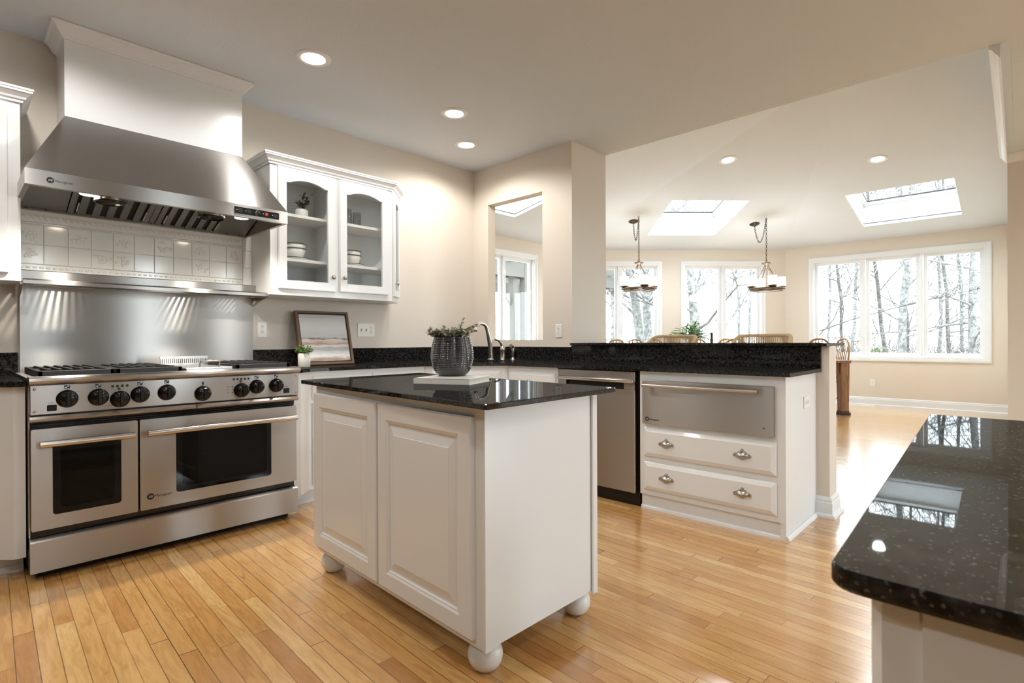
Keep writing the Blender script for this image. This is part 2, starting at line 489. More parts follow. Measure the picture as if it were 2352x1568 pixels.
    def build(s, name, mats, parent=None, local=False, origin=None):
        me = bpy.data.meshes.new(name)
        base = Vector((0, 0, 0))
        if parent is not None and not local:
            r = parent
            while r.parent is not None: r = r.parent
            base = Vector(r['_o'])
        if origin is not None: base = Vector(origin)
        me.from_pydata([v - base for v in s.V], [], s.F)
        uv = me.uv_layers.new(name='UVMap')
        for p, mi, sm in zip(me.polygons, s.MI, s.S):
            p.material_index = mi; p.use_smooth = sm
            nx, ny, nz = (abs(c) for c in p.normal)
            for li in p.loop_indices:
                c = me.vertices[me.loops[li].vertex_index].co
                if nz > 0.8: uv.data[li].uv = (c.x, c.y)
                elif ny >= nx: uv.data[li].uv = (c.x, c.z)
                else: uv.data[li].uv = (c.y, c.z)
        bm = bmesh.new(); bm.from_mesh(me)
        bmesh.ops.recalc_face_normals(bm, faces=[f for f in bm.faces if not all(e.is_boundary for e in f.edges)])
        bm.to_mesh(me); bm.free()
        for m in (mats if isinstance(mats, (list, tuple)) else [mats]):
            me.materials.append(m)
        o = bpy.data.objects.new(name, me)
        C.objects.link(o)
        if parent is not None: o.parent = parent
        elif origin is not None:
            o.location = origin
        o['_o'] = tuple(base) if parent is None else (0, 0, 0)
        return o

def tag(o, label=None, cat=None, group=None, kind=None):
    if label: o['label'] = label
    if cat: o['category'] = cat
    if group: o['group'] = group
    if kind: o['kind'] = kind
    return o

def thing(name, label, cat, loc=(0, 0, 0), group=None, rotz=0.0):
    o = bpy.data.objects.new(name, None)
    o.empty_display_size = 0.1
    C.objects.link(o)
    o.location = loc; o.rotation_euler = (0, 0, rotz)
    o['_o'] = tuple(loc)
    return tag(o, label, cat, group)

def solo(mb, name, m, label, cat, group=None, origin=None):
    if origin is None:
        xs = [v.x for v in mb.V]; ys = [v.y for v in mb.V]; zs = [v.z for v in mb.V]
        origin = ((min(xs) + max(xs)) / 2, (min(ys) + max(ys)) / 2, min(zs))
    return tag(mb.build(name, m, None, origin=origin), label, cat, group)

def struct(mb, name, m, parent=None):
    o = mb.build(name, m, parent)
    if parent is None: o['kind'] = 'structure'
    return o

def dup(root, loc, rotz=None, label=None, group=None):
    def cp(o, par):
        c = o.copy(); C.objects.link(c)
        if par is not None: c.parent = par
        for ch in list(o.children):
            cp(ch, c)
        return c
    r = cp(root, None)
    r.location = loc
    if rotz is not None: r.rotation_euler = (0, 0, rotz)
    r['_o'] = tuple(loc)
    if label: r['label'] = label
    if group: r['group'] = group
    return r

def text_mesh(txt, size, fr, name, m, parent, depth=0.0006, shear=0.0):
    cu = bpy.data.curves.new(name, 'FONT')
    cu.body = txt; cu.size = size; cu.extrude = depth; cu.shear = shear; cu.align_x = 'LEFT'
    to = bpy.data.objects.new(name, cu)
    me = bpy.data.meshes.new_from_object(to)
    mb = MB(fr)
    mb._add([v.co.copy() for v in me.vertices], [list(p.vertices) for p in me.polygons])
    bpy.data.objects.remove(to); bpy.data.curves.remove(cu); bpy.data.meshes.remove(me)
    return mb

def badge(parent, fr, s):
    """round emblem with two script capitals and a script word beside it, s = emblem radius; fr origin = emblem centre"""
    mb = MB(fr)
    mb.tube([(s * math.cos(2 * math.pi * k / 24), s * math.sin(2 * math.pi * k / 24), 0.001) for k in range(24)], s * 0.13, 6, closed=True)
    mb.lathe((0, 0, 0), [(s * 0.92, 0), (s * 0.92, 0.0008)], 24)
    o = mb.build('emblem', M['ink'], parent)
    t = text_mesh('GE', s * 1.05, Fr(fr((-s * 0.68, -s * 0.36, 0.0012)), fr.u, fr.v, fr.n), 'emblem_letters', M['print'], parent, shear=0.2)
    t.build('lettering', M['print'], o)
    t = text_mesh('Monogram', s * 1.25, Fr(fr((s * 1.15, -s * 0.45, 0.0006)), fr.u, fr.v, fr.n), 'word', M['ink'], parent, shear=0.35)
    t.build('lettering', M['ink'], parent)

def lamp(name, loc, watts, parent=None, col=WARM, radius=0.05, angle=161, blend=0.42, direction=(0, 0, -1)):
    l = bpy.data.lights.new(name, 'SPOT')
    l.energy = watts; l.color = col; l.shadow_soft_size = radius
    l.spot_size = math.radians(angle); l.spot_blend = blend
    o = bpy.data.objects.new(name, l); C.objects.link(o)
    o.rotation_euler = Vector(direction).to_track_quat('-Z', 'Y').to_euler()
    if parent is not None:
        o.parent = parent
        o.location = Vector(loc) - Vector(parent['_o'])
    else: o.location = loc
    return o

# ------------------------------------------------------------------ the room
YW, XW, ZC = 3.99, 3.657, 2.767        # range wall, sink wall, flat ceiling
R2 = 2 ** 0.5
def rect(a, b, c, d): return [(a, b), (c, b), (c, d), (a, d)]

struct(MB().box(-3.2, 10.5, -4.2, 6.0, -0.1, 0.0), 'floor', M['floor'])
struct(MB().box(-3.0, 3.757, YW, YW + 0.12, 0, 2.9), 'wall_left', M['wall'])
# sink wall with its pass-through opening, and the wing wall that carries the header
fr = Fr((XW, YW, 0), (0, -1, 0), (0, 0, 1), (-1, 0, 0))
mb = MB().slab(rect(0, 0, YW - 2.875, ZC), [rect(YW - 3.779, 1.078, YW - 3.083, 2.40)], fr, -0.10, 0.0)
struct(mb, 'wall_back', M['wall'])
struct(MB().box(XW, 4.17, 2.755, 2.875, 0, ZC), 'wall_column', M['wall'])
struct(MB().box(XW + 0.043, 3.757, YW + 0.12, 5.87, 0, 3.3).box(XW + 0.043, 3.757, 2.875, YW + 0.12, ZC, 4.7), 'wall_dining_west', M['wall'])
pony = struct(MB().box(XW, 3.82, 0.83, 2.755, 0, 1.03), 'wall_pony', M['wall'])
struct(MB().box(4.10, 4.17, 0.03, 2.7545, 2.7665, 4.7).box(4.10, 4.17, 2.7545, 2.875, ZC + 0.001, 4.7).box(3.757, 4.10, 2.80, 2.875, ZC + 0.081, 4.7), 'wall_header', M['ceil'])
struct(MB().box(-3.0, 4.10, -4.0, 2.875, ZC, ZC + 0.08).box(-3.0, XW + 0.05, 2.875, YW, ZC, ZC + 0.08).box(4.10, 6.86, -4.0, 0.03, ZC, ZC + 0.08), 'ceiling', M['ceil'])
struct(MB().box(4.17, 6.7595, 0.0305, 0.075, ZC - 0.001, 4.7).box(6.7595, 6.8605, 0.0005, 0.0745, ZC + 0.1005, 4.7), 'wall_bulkhead', M['ceil'])
struct(MB().box(6.76, 6.86, -4.0, 0.075, 0, ZC + 0.1), 'wall_living', M['wall'])
struct(MB().box(6.8605, 10.42, -0.04, 0.075, 0, 4.2), 'wall_dining_return', M['wall'])
# the rooms behind the camera: dark walls, open slots added for fill and steel reflections
fr = Fr((-3, -4, 0), (1, 0, 0), (0, 0, 1), (0, 1, 0))
struct(MB().slab(rect(0, 0, 9.86, ZC), [rect(3.95, 0.05, 4.17, 2.6), rect(5.42, 0.05, 5.88, 2.6), rect(6.9, 0.05, 7.15, 2.6), rect(8.2, 0.3, 9.7, 2.4)], fr, -0.12, 0.0), 'wall_rear', M['taupe'])
struct(MB().box(-3.12, -3.0, -4.0, YW, 0, ZC), 'wall_rear_side', M['taupe'])

# dining bay: three walls, three sloping ceiling planes with a skylight in each
ZE, SL = 2.67, 0.20
WIN = (0.71, 2.465)
CW = 0.075
def bay_wall(name, fr, length, wins):
    holes = [rect(a + CW, WIN[0] + CW, b - CW, WIN[1] - CW) for a, b in wins]
    struct(MB().slab(rect(-0.06, 0, length + 0.06, 2.76), holes, fr, -0.14, 0.0), name, M['wall'])

FA = Fr((3.757, 5.75, 0), (1, 0, 0), (0, 0, 1), (0, -1, 0))
FB = Fr((7.57, 5.75, 0), (1 / R2, -1 / R2, 0), (0, 0, 1), (-1 / R2, -1 / R2, 0))
FC = Fr((10.3, 3.02, 0), (0, -1, 0), (0, 0, 1), (-1, 0, 0))
WA = [(5.16 - 3.757, 6.68 - 3.757)]
WB = [(0.115, 1.633), (1.968, 3.49)]
WC = [(3.02 - 2.645, 3.02 - 0.28)]
bay_wall('wall_dining_left', FA, 7.57 - 3.757, WA)
bay_wall('wall_dining_middle', FB, 2.73 * R2, WB)
bay_wall('wall_dining_right', FC, 2.95, WC)

def skylight(n, fr, hole, ):
    (a, b), (c, d) = hole[0], hole[2]
    g = rect(a - 0.03, b - 0.03, c + 0.03, d + 0.03)
    o = struct(MB().slab(g, [hole], fr, 0.04, 0.36), 'window_%d' % n, M['trim'])
    struct(MB().slab(hole, [rect(a + 0.055, b + 0.06, c - 0.055, d - 0.06)], fr, 0.31, 0.35), 'sash', M['trim'], o)
    struct(MB().slab(rect(a + 0.05, b + 0.055, c - 0.05, d - 0.055), [rect(a + 0.064, b + 0.07, c - 0.064, d - 0.07)], fr, 0.345, 0.365), 'gasket', M['ink'], o)
    struct(MB().slab(rect(a + 0.06, b + 0.06, c - 0.06, d - 0.06), [], fr, 0.350, 0.354), 'pane', M['glass'], o)

hC = rect(0.57, 0.61, 1.727, 1.825)
hB = rect(2.485, 0.636, 3.60, 1.89)
hA = rect(4.32, 0.626, 5.478, 1.86)
PC = Fr((10.3, 0, ZE), (0, 1, 0), (-1, 0, SL), (0, 0, 1))
PA = Fr((0, 5.75, ZE), (1, 0, 0), (0, -1, SL), (0, 0, 1))
q = 9.42 / R2
PB = Fr((q, q, ZE), (1 / R2, -1 / R2, 0), (-1 / R2, -1 / R2, SL), (0, 0, 1))
struct(MB().slab([(0.0, 0), (3.02, 0), (1.093, 4.657), (0.0, 5.75)], [hC], PC, 0, 0.05), 'ceiling_right', M['ceil'])
struct(MB().slab([(1.287, 0), (5.148, 0), (3.217, 4.657)], [hB], PB, 0, 0.05), 'ceiling_middle', M['ceil'])
struct(MB().slab([(3.7, 0), (7.57, 0), (5.643, 4.657), (4.55, 5.75), (3.7, 5.75)], [hA], PA, 0, 0.05), 'ceiling_left', M['ceil'])
skylight(5, PA, hA); skylight(6, PB, hB); skylight(7, PC, hC)

def window(n, fr, a, b, nsash, crank=None):
    z0, z1 = WIN
    prof_in = rect(a + CW, z0 + CW, b - CW, z1 - CW)
    o = struct(MB().slab(rect(a, z0, b, z1), [prof_in], fr, 0.0, 0.018).slab(rect(a + 0.012, z0 + 0.012, b - 0.012, z1 - 0.012), [rect(a + 0.045, z0 + 0.045, b - 0.045, z1 - 0.045)], fr, 0.018, 0.026), 'window_%d' % n, M['trim'])
    ia, ib, iz0, iz1 = a + CW, b - CW, z0 + CW, z1 - CW
    struct(MB().slab(rect(ia - 0.004, iz0 - 0.004, ib + 0.004, iz1 + 0.004), [rect(ia + 0.012, iz0 + 0.012, ib - 0.012, iz1 - 0.012)], fr, -0.14, 0.0), 'jamb', M['trim'], o)
    mu = 0.03
    wS = (ib - ia - mu * (nsash - 1)) / nsash
    for k in range(nsash):
        s0 = ia + k * (wS + mu); s1 = s0 + wS
        if k:
            m = MB(fr).box(s0 - mu, s0, iz0, iz1, -0.13, -0.02)
            struct(m, 'mullion', M['trim'], o)
        sa = struct(MB().slab(rect(s0 + 0.006, iz0 + 0.008, s1 - 0.006, iz1 - 0.008), [rect(s0 + 0.056, iz0 + 0.065, s1 - 0.056, iz1 - 0.06)], fr, -0.085, -0.05), 'sash', M['trim'], o)
        struct(MB().slab(rect(s0 + 0.05, iz0 + 0.06, s1 - 0.05, iz1 - 0.055), [], fr, -0.070, -0.066), 'pane', M['glass'], sa)
        if k:
            for zz in (iz0 + 0.28, iz1 - 0.32):
                struct(MB(fr).box(s0 - 0.02, s0 - 0.004, zz, zz + 0.09, -0.02, -0.008).box(s0 - 0.016, s0 - 0.008, zz + 0.04, zz + 0.085, -0.008, 0.012), 'latch', M['plate'], sa)
    if crank:
        c = struct(MB(fr).box(crank - 0.05, crank + 0.05, iz0 + 0.012, iz0 + 0.03, -0.05, -0.005), 'crank', M['plate'], o)
        struct(MB(fr).tube([(crank, iz0 + 0.03, -0.02), (crank - 0.01, iz0 + 0.07, -0.005), (crank - 0.06, iz0 + 0.12, 0.0)], 0.006, 6), 'crank_arm', M['plate'], c)
window(1, FA, *WA[0], 2)
window(2, FB, *WB[0], 2)
window(3, FB, *WB[1], 2)
window(4, FC, *WC[0], 3, crank=2.42)

BB = [(0, 0), (0.014, 0), (0.014, 0.095), (0.010, 0.105), (0.010, 0.118), (0.004, 0.13), (0, 0.13)]
SHOE = [(0.0, 0), (0.03, 0), (0.028, 0.012), (0.016, 0.02), (0.014, 0.02), (0, 0.02)]
def base(name, path):
    struct(MB().sweep(path, BB).sweep(path, SHOE), name, M['trim'])
base('baseboard_right', [(10.3, 3.02, 0), (10.3, 0.08, 0)])
base('baseboard_middle', [(7.57, 5.75, 0), (10.3, 3.02, 0)])
base('baseboard_left', [(3.76, 5.75, 0), (7.57, 5.75, 0)])
base('baseboard_living', [(6.76, 0.075, 0), (6.76, -3.9, 0)])
PB2 = [(0, 0), (0.018, 0), (0.018, 0.085), (0.013, 0.092), (0.015, 0.105), (0.008, 0.118), (0.003, 0.122), (0, 0.122)]
SH2 = [(0, 0), (0.036, 0), (0.034, 0.014), (0.02, 0.024), (0, 0.024)]
path = [(3.82, 2.75, 0), (3.82, 0.83, 0), (XW, 0.83, 0), (XW, 0.90, 0)]
struct(MB().sweep(path[::-1], PB2).sweep(path[::-1], SH2), 'baseboard_pony', M['trim'])

CROWN = [(0, 0), (0.008, 0), (0.010, 0.012), (0.020, 0.022), (0.036, 0.05), (0.048, 0.058), (0.052, 0.068), (0.052, 0.076), (0, 0.076)]
struct(MB().sweep([(4.17, 0.075, ZC - 0.076), (6.76, 0.075, ZC - 0.076)][::-1], CROWN[:]).sweep([(6.76, 0.075, ZC - 0.076), (6.76, -3.9, ZC - 0.076)], CROWN), 'trim_1', M['trim'])

# ------------------------------------------------------------------ recessed ceiling lights
def downlight(label, p, tilt=(0, 0, 1), watts=CAN_W, group='recessed ceiling lights', col=WARM):
    n = Vector(tilt).normalized()
    t = thing('recessed_light', label, 'ceiling light', p, group)
    p = Vector(p)
    ring = [(0.066, 0.004), (0.066, -0.004), (0.072, -0.008), (0.098, -0.006), (0.102, 0.0), (0.102, 0.003)]
    MB().lathe(p, ring, 32, axis=n, cap=False).build('trim_ring', M['trim'], t)
    MB().lathe(p, [(0.066, -0.002), (0.066, 0.004)], 32, axis=n).build('lens', M['lamp'], t)
    lamp('lamp', p - n * 0.02, watts, t, col, radius=0.06)
    return t
downlight('recessed ceiling light over the range, nearest of the three kitchen lights', (1.516, 3.06, ZC))
downlight('recessed ceiling light above the glass wall cabinet, middle of three in the kitchen', (2.608, 3.05, ZC))
downlight('recessed ceiling light above the corner sink, farthest of the three in the kitchen', (3.097, 3.466, ZC))
downlight('left of two recessed lights in the sloped dining ceiling', (6.561, 2.573, 2.67 + SL * (9.42 - (6.561 + 2.573) / R2)), (SL / R2, SL / R2, 1), CAN_W * 0.9, col=DAY)
downlight('right of two recessed lights in the sloped dining ceiling', (7.612, 1.214, 2.67 + SL * (10.3 - 7.612)), (SL, 0, 1), CAN_W * 0.9, col=DAY)
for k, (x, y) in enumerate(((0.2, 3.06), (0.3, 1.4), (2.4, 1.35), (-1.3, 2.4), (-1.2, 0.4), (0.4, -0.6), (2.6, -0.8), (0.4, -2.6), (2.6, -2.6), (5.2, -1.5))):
    lamp('unseen_fill_spot', (x, y, ZC - 0.02), CAN_W, radius=0.06)  # added spots with no fixtures, unseen, to light the rooms

# ------------------------------------------------------------------ cabinet parts
def sub(fr, a, b, c=0.0): return Fr(fr((a, b, c)), fr.u, fr.v, fr.n)

def raised(fr, a0, a1, b0, b1, t, fw):
    return MB().rings(a1 - a0, b1 - b0, [(0.001, 0.0), (0, t - 0.005), (0.005, t), (fw - 0.006, t), (fw, t - 0.004), (fw + 0.006, t - 0.005), (fw + 0.008, t - 0.010),
                                         (fw + 0.014, t - 0.010), (fw + 0.046, t - 0.003), (fw + 0.048, t - 0.001)], sub(fr, a0, b0))
def drawer_mesh(fr, a0, a1, b0, b1, t=0.02, e=0.026):
    return MB().rings(a1 - a0, b1 - b0, [(0.001, 0.0), (0, 0.006), (0.004, 0.010), (0.006, 0.011), (e, t)], sub(fr, a0, b0))

def knob(fr, a, b, c, parent):
    f = Fr(fr((a, b, c)))
    return MB().lathe(f.o, [(0.005, 0), (0.005, 0.010), (0.010, 0.014), (0.016, 0.020), (0.016, 0.025), (0.010, 0.030), (0.003, 0.031)], 16, axis=fr.n).build('knob', M['pewter'], parent)

def cup_pull(fr, a, b, c, parent):
    f = sub(fr, a, b, c)
    m = MB(f)
    N = 14
    rings = []
    for i in range(7):                       # half-shell cup, open below
        ph = math.pi / 2 * i / 6
        rr = []
        for k in range(N + 1):
            th = math.pi * k / N
            x = 0.036 * math.cos(th) * math.cos(ph * 0.98)
            z = 0.022 * math.sin(ph) + 0.002
            y = 0.017 * math.sin(th) * math.cos(ph * 0.98) + 0.004 - 0.006 * math.sin(ph)
            rr.append((x, y, z))
        rings.append(rr)
    m.loft(rings, closed=False, smooth=True)
    m.loft([[(x * 1.0, y, zz) for x, y in [(0.036 * math.cos(math.pi * k / N), 0.004 - 0.022 * math.sin(math.pi * k / N)) for k in range(N + 1)]] for zz in (0.002, 0.012)], smooth=True)
    for s in (-1, 1):
        m.loft([[(s * 0.026, -0.006, z), (s * 0.046, -0.010, z), (s * 0.050, 0.0, z), (s * 0.042, 0.010, z), (s * 0.028, 0.012, z)] for z in (0.0, 0.007)])
    pts = [(-0.03, 0.008), (-0.02, 0.022), (-0.009, 0.026), (-0.008, 0.034), (0, 0.038), (0.008, 0.034), (0.009, 0.026), (0.02, 0.022), (0.03, 0.008)]
    m.loft([[(x, y, 0) for x, y in pts], [(x * 0.94, y * 0.97, 0.006) for x, y in pts]])
    m.ball((0, 0.028, 0.007), (0.006, 0.006, 0.004), 10, 5)
    pts = [(-0.016, -0.014), (-0.006, -0.024), (0, -0.021), (0.006, -0.024), (0.016, -0.014)]
    m.loft([[(x, y, z) for x, y in pts] for z in (0.0, 0.008)])
    return m.build('cup_pull', M['pewter'], parent)

ZB = 0.875       # underside of the counters
ZT = 0.896       # top of the counters

# ---- left of the range
t = thing('base_cabinet', 'white base cabinet with angled end left of the steel range', 'cabinet', (-0.1, 3.7, 0))
MB().prism([(-0.6, YW - 0.001), (-0.6, 3.396), (0.105, 3.396), (0.206, 3.293), (0.246, 3.293), (0.246, YW - 0.001)], 0.095, ZB).build('body', M['white'], t)
MB().prism([(-0.6, YW - 0.001), (-0.6, 3.45), (0.246, 3.43), (0.246, YW - 0.001)], 0, 0.095).prism([(-0.6, 3.452), (-0.6, 3.44), (0.246, 3.42), (0.246, 3.432)], 0, 0.03).build('toe_board', M['white'], t)
g = face_frame((-0.6, 3.396), (0.105, 3.396))
raised(g, 0.04, 0.62, 0.13, 0.66, 0.02, 0.06).build('door', M['white'], t)
dw = drawer_mesh(g, 0.04, 0.62, 0.69, 0.845).build('drawer', M['white'], t)
cup_pull(g, 0.33, 0.765, 0.02, dw)
mb = MB().prism([(-0.6, YW - 0.001), (-0.6, 3.365), (0.10, 3.365), (0.200, 3.262), (0.246, 3.262), (0.246, YW - 0.001)], ZB, ZT + 0.004)
t = thing('countertop', 'short black granite countertop left of the steel range', 'countertop', (-0.1, 3.7, ZB))
mb.build('slab', M['granite'], t)
MB().box(-0.6, 0.268, YW - 0.02, YW - 0.001, ZT + 0.004, 1.02).build('backsplash', M['granite'], t)

CR = [(0, 0), (0.010, 0), (0.012, 0.010), (0.020, 0.016), (0.024, 0.026), (0.040, 0.042), (0.046, 0.046), (0.046, 0.056), (0.050, 0.058), (0.050, 0.068), (0, 0.068)]
t = thing('wall_cabinet', 'white wall cabinet with crown molding left of the range hood', 'cabinet', (-0.2, 3.82, 1.385))
MB().box(-0.62, 0.261, 3.66, YW - 0.001, 1.385, 2.33).build('body', M['white'], t)
g = face_frame((-0.62, 3.66), (0.261, 3.66))
for a in (0.03, 0.435):
    d = raised(g, a, a + 0.40, 1.42, 2.27, 0.02, 0.06).build('door', M['white'], t)
    knob(g, a + (0.37 if a < 0.2 else 0.03), 1.52, 0.02, d)
MB().sweep([(-0.62, 3.66, 2.282), (0.261, 3.66, 2.282), (0.261, YW, 2.282)], CR).build('crown_molding', M['trim'], t)

# ---- right of the range: drawer unit, corner sink unit, drawer unit beside the dishwasher
t = thing('base_cabinet', 'white base cabinet with angled end right of the range, under the picture', 'cabinet', (2.0, 3.7, 0))
MB().prism([(1.478, YW - 0.001), (1.478, 3.315), (1.548, 3.315), (1.635, 3.396), (2.583, 3.396), (2.583, YW - 0.001)], 0.095, ZB).build('body', M['white'], t)
MB().prism([(1.478, YW - 0.001), (1.478, 3.455), (2.583, 3.455), (2.583, YW - 0.001)], 0, 0.095).prism([(1.478, 3.46), (1.478, 3.443), (2.583, 3.443), (2.583, 3.46)], 0, 0.025).build('toe_board', M['white'], t)
g = face_frame((1.5, 3.396), (2.583, 3.396))
for a0, a1 in ((0.16, 0.608), (0.618, 1.04)):
    dw = drawer_mesh(g, a0, a1, 0.69, 0.845).build('drawer', M['white'], t)
    knob(g, (a0 + a1) / 2, 0.768, 0.02, dw)
    d = raised(g, a0, a1, 0.125, 0.665, 0.02, 0.055).build('door', M['white'], t)
    knob(g, a1 - 0.03 if a0 < 0.3 else a0 + 0.03, 0.60, 0.02, d)
t = thing('sink_cabinet', 'white corner cabinet set diagonally under the sink', 'cabinet', (3.1, 3.4, 0))
MB().prism([(2.585, YW - 0.001), (2.585, 3.396), (3.06, 2.942), (XW - 0.001, 2.942), (XW - 0.001, YW - 0.001)], 0.095, ZB - 0.22).prism([(2.585, 3.396), (2.6, 3.41), (3.075, 2.956), (3.06, 2.942)], ZB - 0.22, ZB).build('body', M['white'], t)
MB().prism([(2.585, YW - 0.001), (2.585, 3.47), (3.12, 2.96), (XW - 0.001, 2.96), (XW - 0.001, YW - 0.001)], 0, 0.095).build('toe_board', M['white'], t)
g = face_frame((2.585, 3.396), (3.06, 2.942))
drawer_mesh(g, 0.055, 0.60, 0.69, 0.838).build('false_front', M['white'], t)
for a0, a1 in ((0.055, 0.324), (0.331, 0.60)):
    d = raised(g, a0, a1, 0.125, 0.665, 0.02, 0.05).build('door', M['white'], t)
    knob(g, a1 - 0.03 if a0 < 0.2 else a0 + 0.03, 0.60, 0.02, d)
GP = Fr((3.06, 3.0, 0), (0, -1, 0), (0, 0, 1), (-1, 0, 0))     # peninsula fronts: a = 3.0 - Y
t = thing('base_cabinet', 'narrow white drawer cabinet left of the dishwasher', 'cabinet', (3.3, 2.7, 0))
MB().box(3.06, XW - 0.001, 2.438, 2.940, 0.095, ZB).build('body', M['white'], t)
MB().box(3.13, XW - 0.001, 2.438, 2.94, 0, 0.095).build('toe_board', M['white'], t)
dw = drawer_mesh(GP, 0.074, 0.546, 0.69, 0.838).build('drawer', M['white'], t)
knob(GP, 0.31, 0.765, 0.02, dw)
d = raised(GP, 0.074, 0.546, 0.125, 0.665, 0.02, 0.06).build('door', M['white'], t)
knob(GP, 0.51, 0.60, 0.02, d)

# ---- dishwasher
t = thing('dishwasher', 'stainless steel dishwasher built in under the counter', 'dishwasher', (3.3, 2.1, 0))
MB().box(3.075, 3.63, 1.775, 2.436, 0.0, 0.872).build('tub', M['black'], t)
d = MB().box(3.043, 3.074, 1.795, 2.424, 0.084, 0.752, 0.004).box(3.043, 3.074, 1.795, 2.424, 0.80, 0.870, 0.004).box(3.043, 3.074, 1.795, 1.875, 0.752, 0.80).box(3.043, 3.074, 2.35, 2.424, 0.752, 0.80).build('door', M['steel'], t)
MB().box(3.064, 3.074, 1.875, 2.35, 0.752, 0.80).build('handle_recess', M['blackm'], d)
MB().box(3.024, 3.043, 1.80, 2.42, 0.795, 0.818, 0.006, 2).build('handle', M['steelr'], d)
MB(GP).lathe((1.165, 0.851, 0.0175), [(0.003, 0), (0.002, 0.001)], 10, axis=(0, 0, 1)).build('indicator', M['ink'], d)
MB().box(3.10, 3.13, 1.78, 2.43, 0.0, 0.08).build('toe_panel', M['black'], t)

# ---- peninsula cabinet with warming drawer
t = thing('base_cabinet', 'white cabinet with two cup-pull drawers at the peninsula end', 'cabinet', (3.35, 1.33, 0))
MB().box(3.062, XW - 0.001, 0.90, 1.768, 0.092, 0.552).box(3.062, XW - 0.001, 0.90, 0.962, 0.552, 0.815).box(3.062, XW - 0.001, 1.727, 1.768, 0.552, 0.815).box(3.062, XW - 0.001, 0.90, 1.768, 0.815, ZB).build('body', M['white'], t)
MB().box(3.078, XW - 0.001, 0.93, 1.765, 0, 0.092).box(3.066, XW - 0.001, 0.901, 0.93, 0, 0.092).build('toe_board', M['white'], t)
MB().sweep([(3.078, 1.765, 0), (3.078, 0.93, 0)][::-1], [(0, 0), (-0.014, 0), (-0.012, 0.014), (-0.004, 0.02), (0, 0.02)]).sweep([(3.07, 0.90, 0), (3.62, 0.90, 0)], [(0, 0), (0.016, 0), (0.014, 0.014), (0.005, 0.022), (0, 0.022)]).build('shoe_molding', M['trim'], t)
for b0, b1 in ((0.338, 0.521), (0.126, 0.304)):
    dw = drawer_mesh(GP, 1.265, 2.057, b0, b1).build('drawer', M['white'], t)
    cup_pull(GP, 1.424, (b0 + b1) / 2, 0.02, dw)
    cup_pull(GP, 1.881, (b0 + b1) / 2, 0.02, dw)
t = thing('warming_drawer', 'stainless warming drawer with bar handle above two white drawers', 'warming drawer', (3.3, 1.34, 0.545))
MB().box(3.0612, 3.60, 0.966, 1.722, 0.556, 0.812).build('body', M['black'], t)
f = MB().box(3.034, 3.061, 0.952, 1.737, 0.546, 0.821, 0.003).build('front_panel', M['steel'], t)
h = MB().tube([(2.995, 1.715, 0.791), (2.995, 1.02, 0.791)], 0.0105, 14).build('handle', M['steelr'], t)
for y in (1.68, 1.055): MB().cyl((2.995, y, 0.791), (3.036, y, 0.791), 0.007, seg=10).build('standoff', M['steelr'], h)
g = Fr((3.034, 3.0, 0), (0, -1, 0), (0, 0, 1), (-1, 0, 0))
badge(f, sub(g, 1.297, 0.577), 0.012)
MB().lathe((3.034, 1.002, 0.593), [(0.004, 0), (0.003, 0.0015)], 10, axis=(-1, 0, 0)).build('indicator', M['ink'], t)

# ---- counters, bar ledge, sink
outer = [(1.48, YW - 0.001), (1.48, 3.285), (1.548, 3.285), (1.635, 3.366), (2.57, 3.366), (3.028, 2.93), (3.028, 0.868), (XW - 0.02, 0.868), (XW - 0.02, 2.757), (XW - 0.001, 2.757), (XW - 0.001, YW - 0.001)]
SKC = Vector((3.165, 3.44)); su = Vector((1, -1)).normalized(); sv = Vector((1, 1)).normalized()
hole = []
for a, b in ((-0.24, -0.15), (0.24, -0.15), (0.24, 0.15), (-0.24, 0.15)):
    for k in range(5):
        ang = math.atan2(b, a); base_ang = {(-1, -1): math.pi, (1, -1): 1.5 * math.pi, (1, 1): 0, (-1, 1): 0.5 * math.pi}[(int(math.copysign(1, a)), int(math.copysign(1, b)))]
        th = base_ang + math.pi / 2 * k / 4
        p = SKC + su * (a - math.copysign(0.05, a) + 0.05 * math.cos(th)) + sv * (b - math.copysign(0.05, b) + 0.05 * math.sin(th))
        hole.append((p.x, p.y))
t = thing('countertop', 'long black granite countertop wrapping the corner sink and peninsula', 'countertop', (3.2, 2.4, ZB))
MB().slab(outer, [hole], Fr((0, 0, 0)), ZB, ZT).build('slab', M['granite'], t)
MB().box(1.505, XW - 0.001, YW - 0.02, YW - 0.001, ZT, 1.015).box(XW - 0.02, XW - 0.001, 2.757, YW - 0.0205, ZT, 1.015).build('backsplash', M['granite'], t)
MB().box(XW - 0.02, XW - 0.0005, 0.872, 2.753, ZT, 1.03).build('riser', M['granite'], t)
t = thing('sink', 'stainless undermount sink in the corner of the granite counter', 'sink', (SKC.x, SKC.y, 0.68))
o1 = [SKC + (Vector(p) - SKC) * 1.0 for p in hole]
i1 = [SKC + (Vector(p) - SKC) * 0.985 for p in hole]
b1 = [SKC + (Vector(p) - SKC) * 0.88 for p in hole]
z = lambda L, h: [(p.x, p.y, h) for p in L]
MB().loft([z(o1, ZB - 0.001), z(o1, 0.675), z(b1, 0.67)][:2] + [z(b1, 0.668)], cap0=False).build('basin_shell', M['steelr'], t)
MB().loft([z(o1, ZB - 0.0005), z(i1, ZB - 0.001), z(b1, 0.685)], cap0=False).build('basin', M['steelr'], t)
mb = MB().box(3.617, 4.06, 0.832, 2.752, 1.0315, 1.049, 0.002)
solo(mb, 'bar_ledge', M['granite'], 'raised black granite bar ledge on the low peninsula wall', 'countertop')

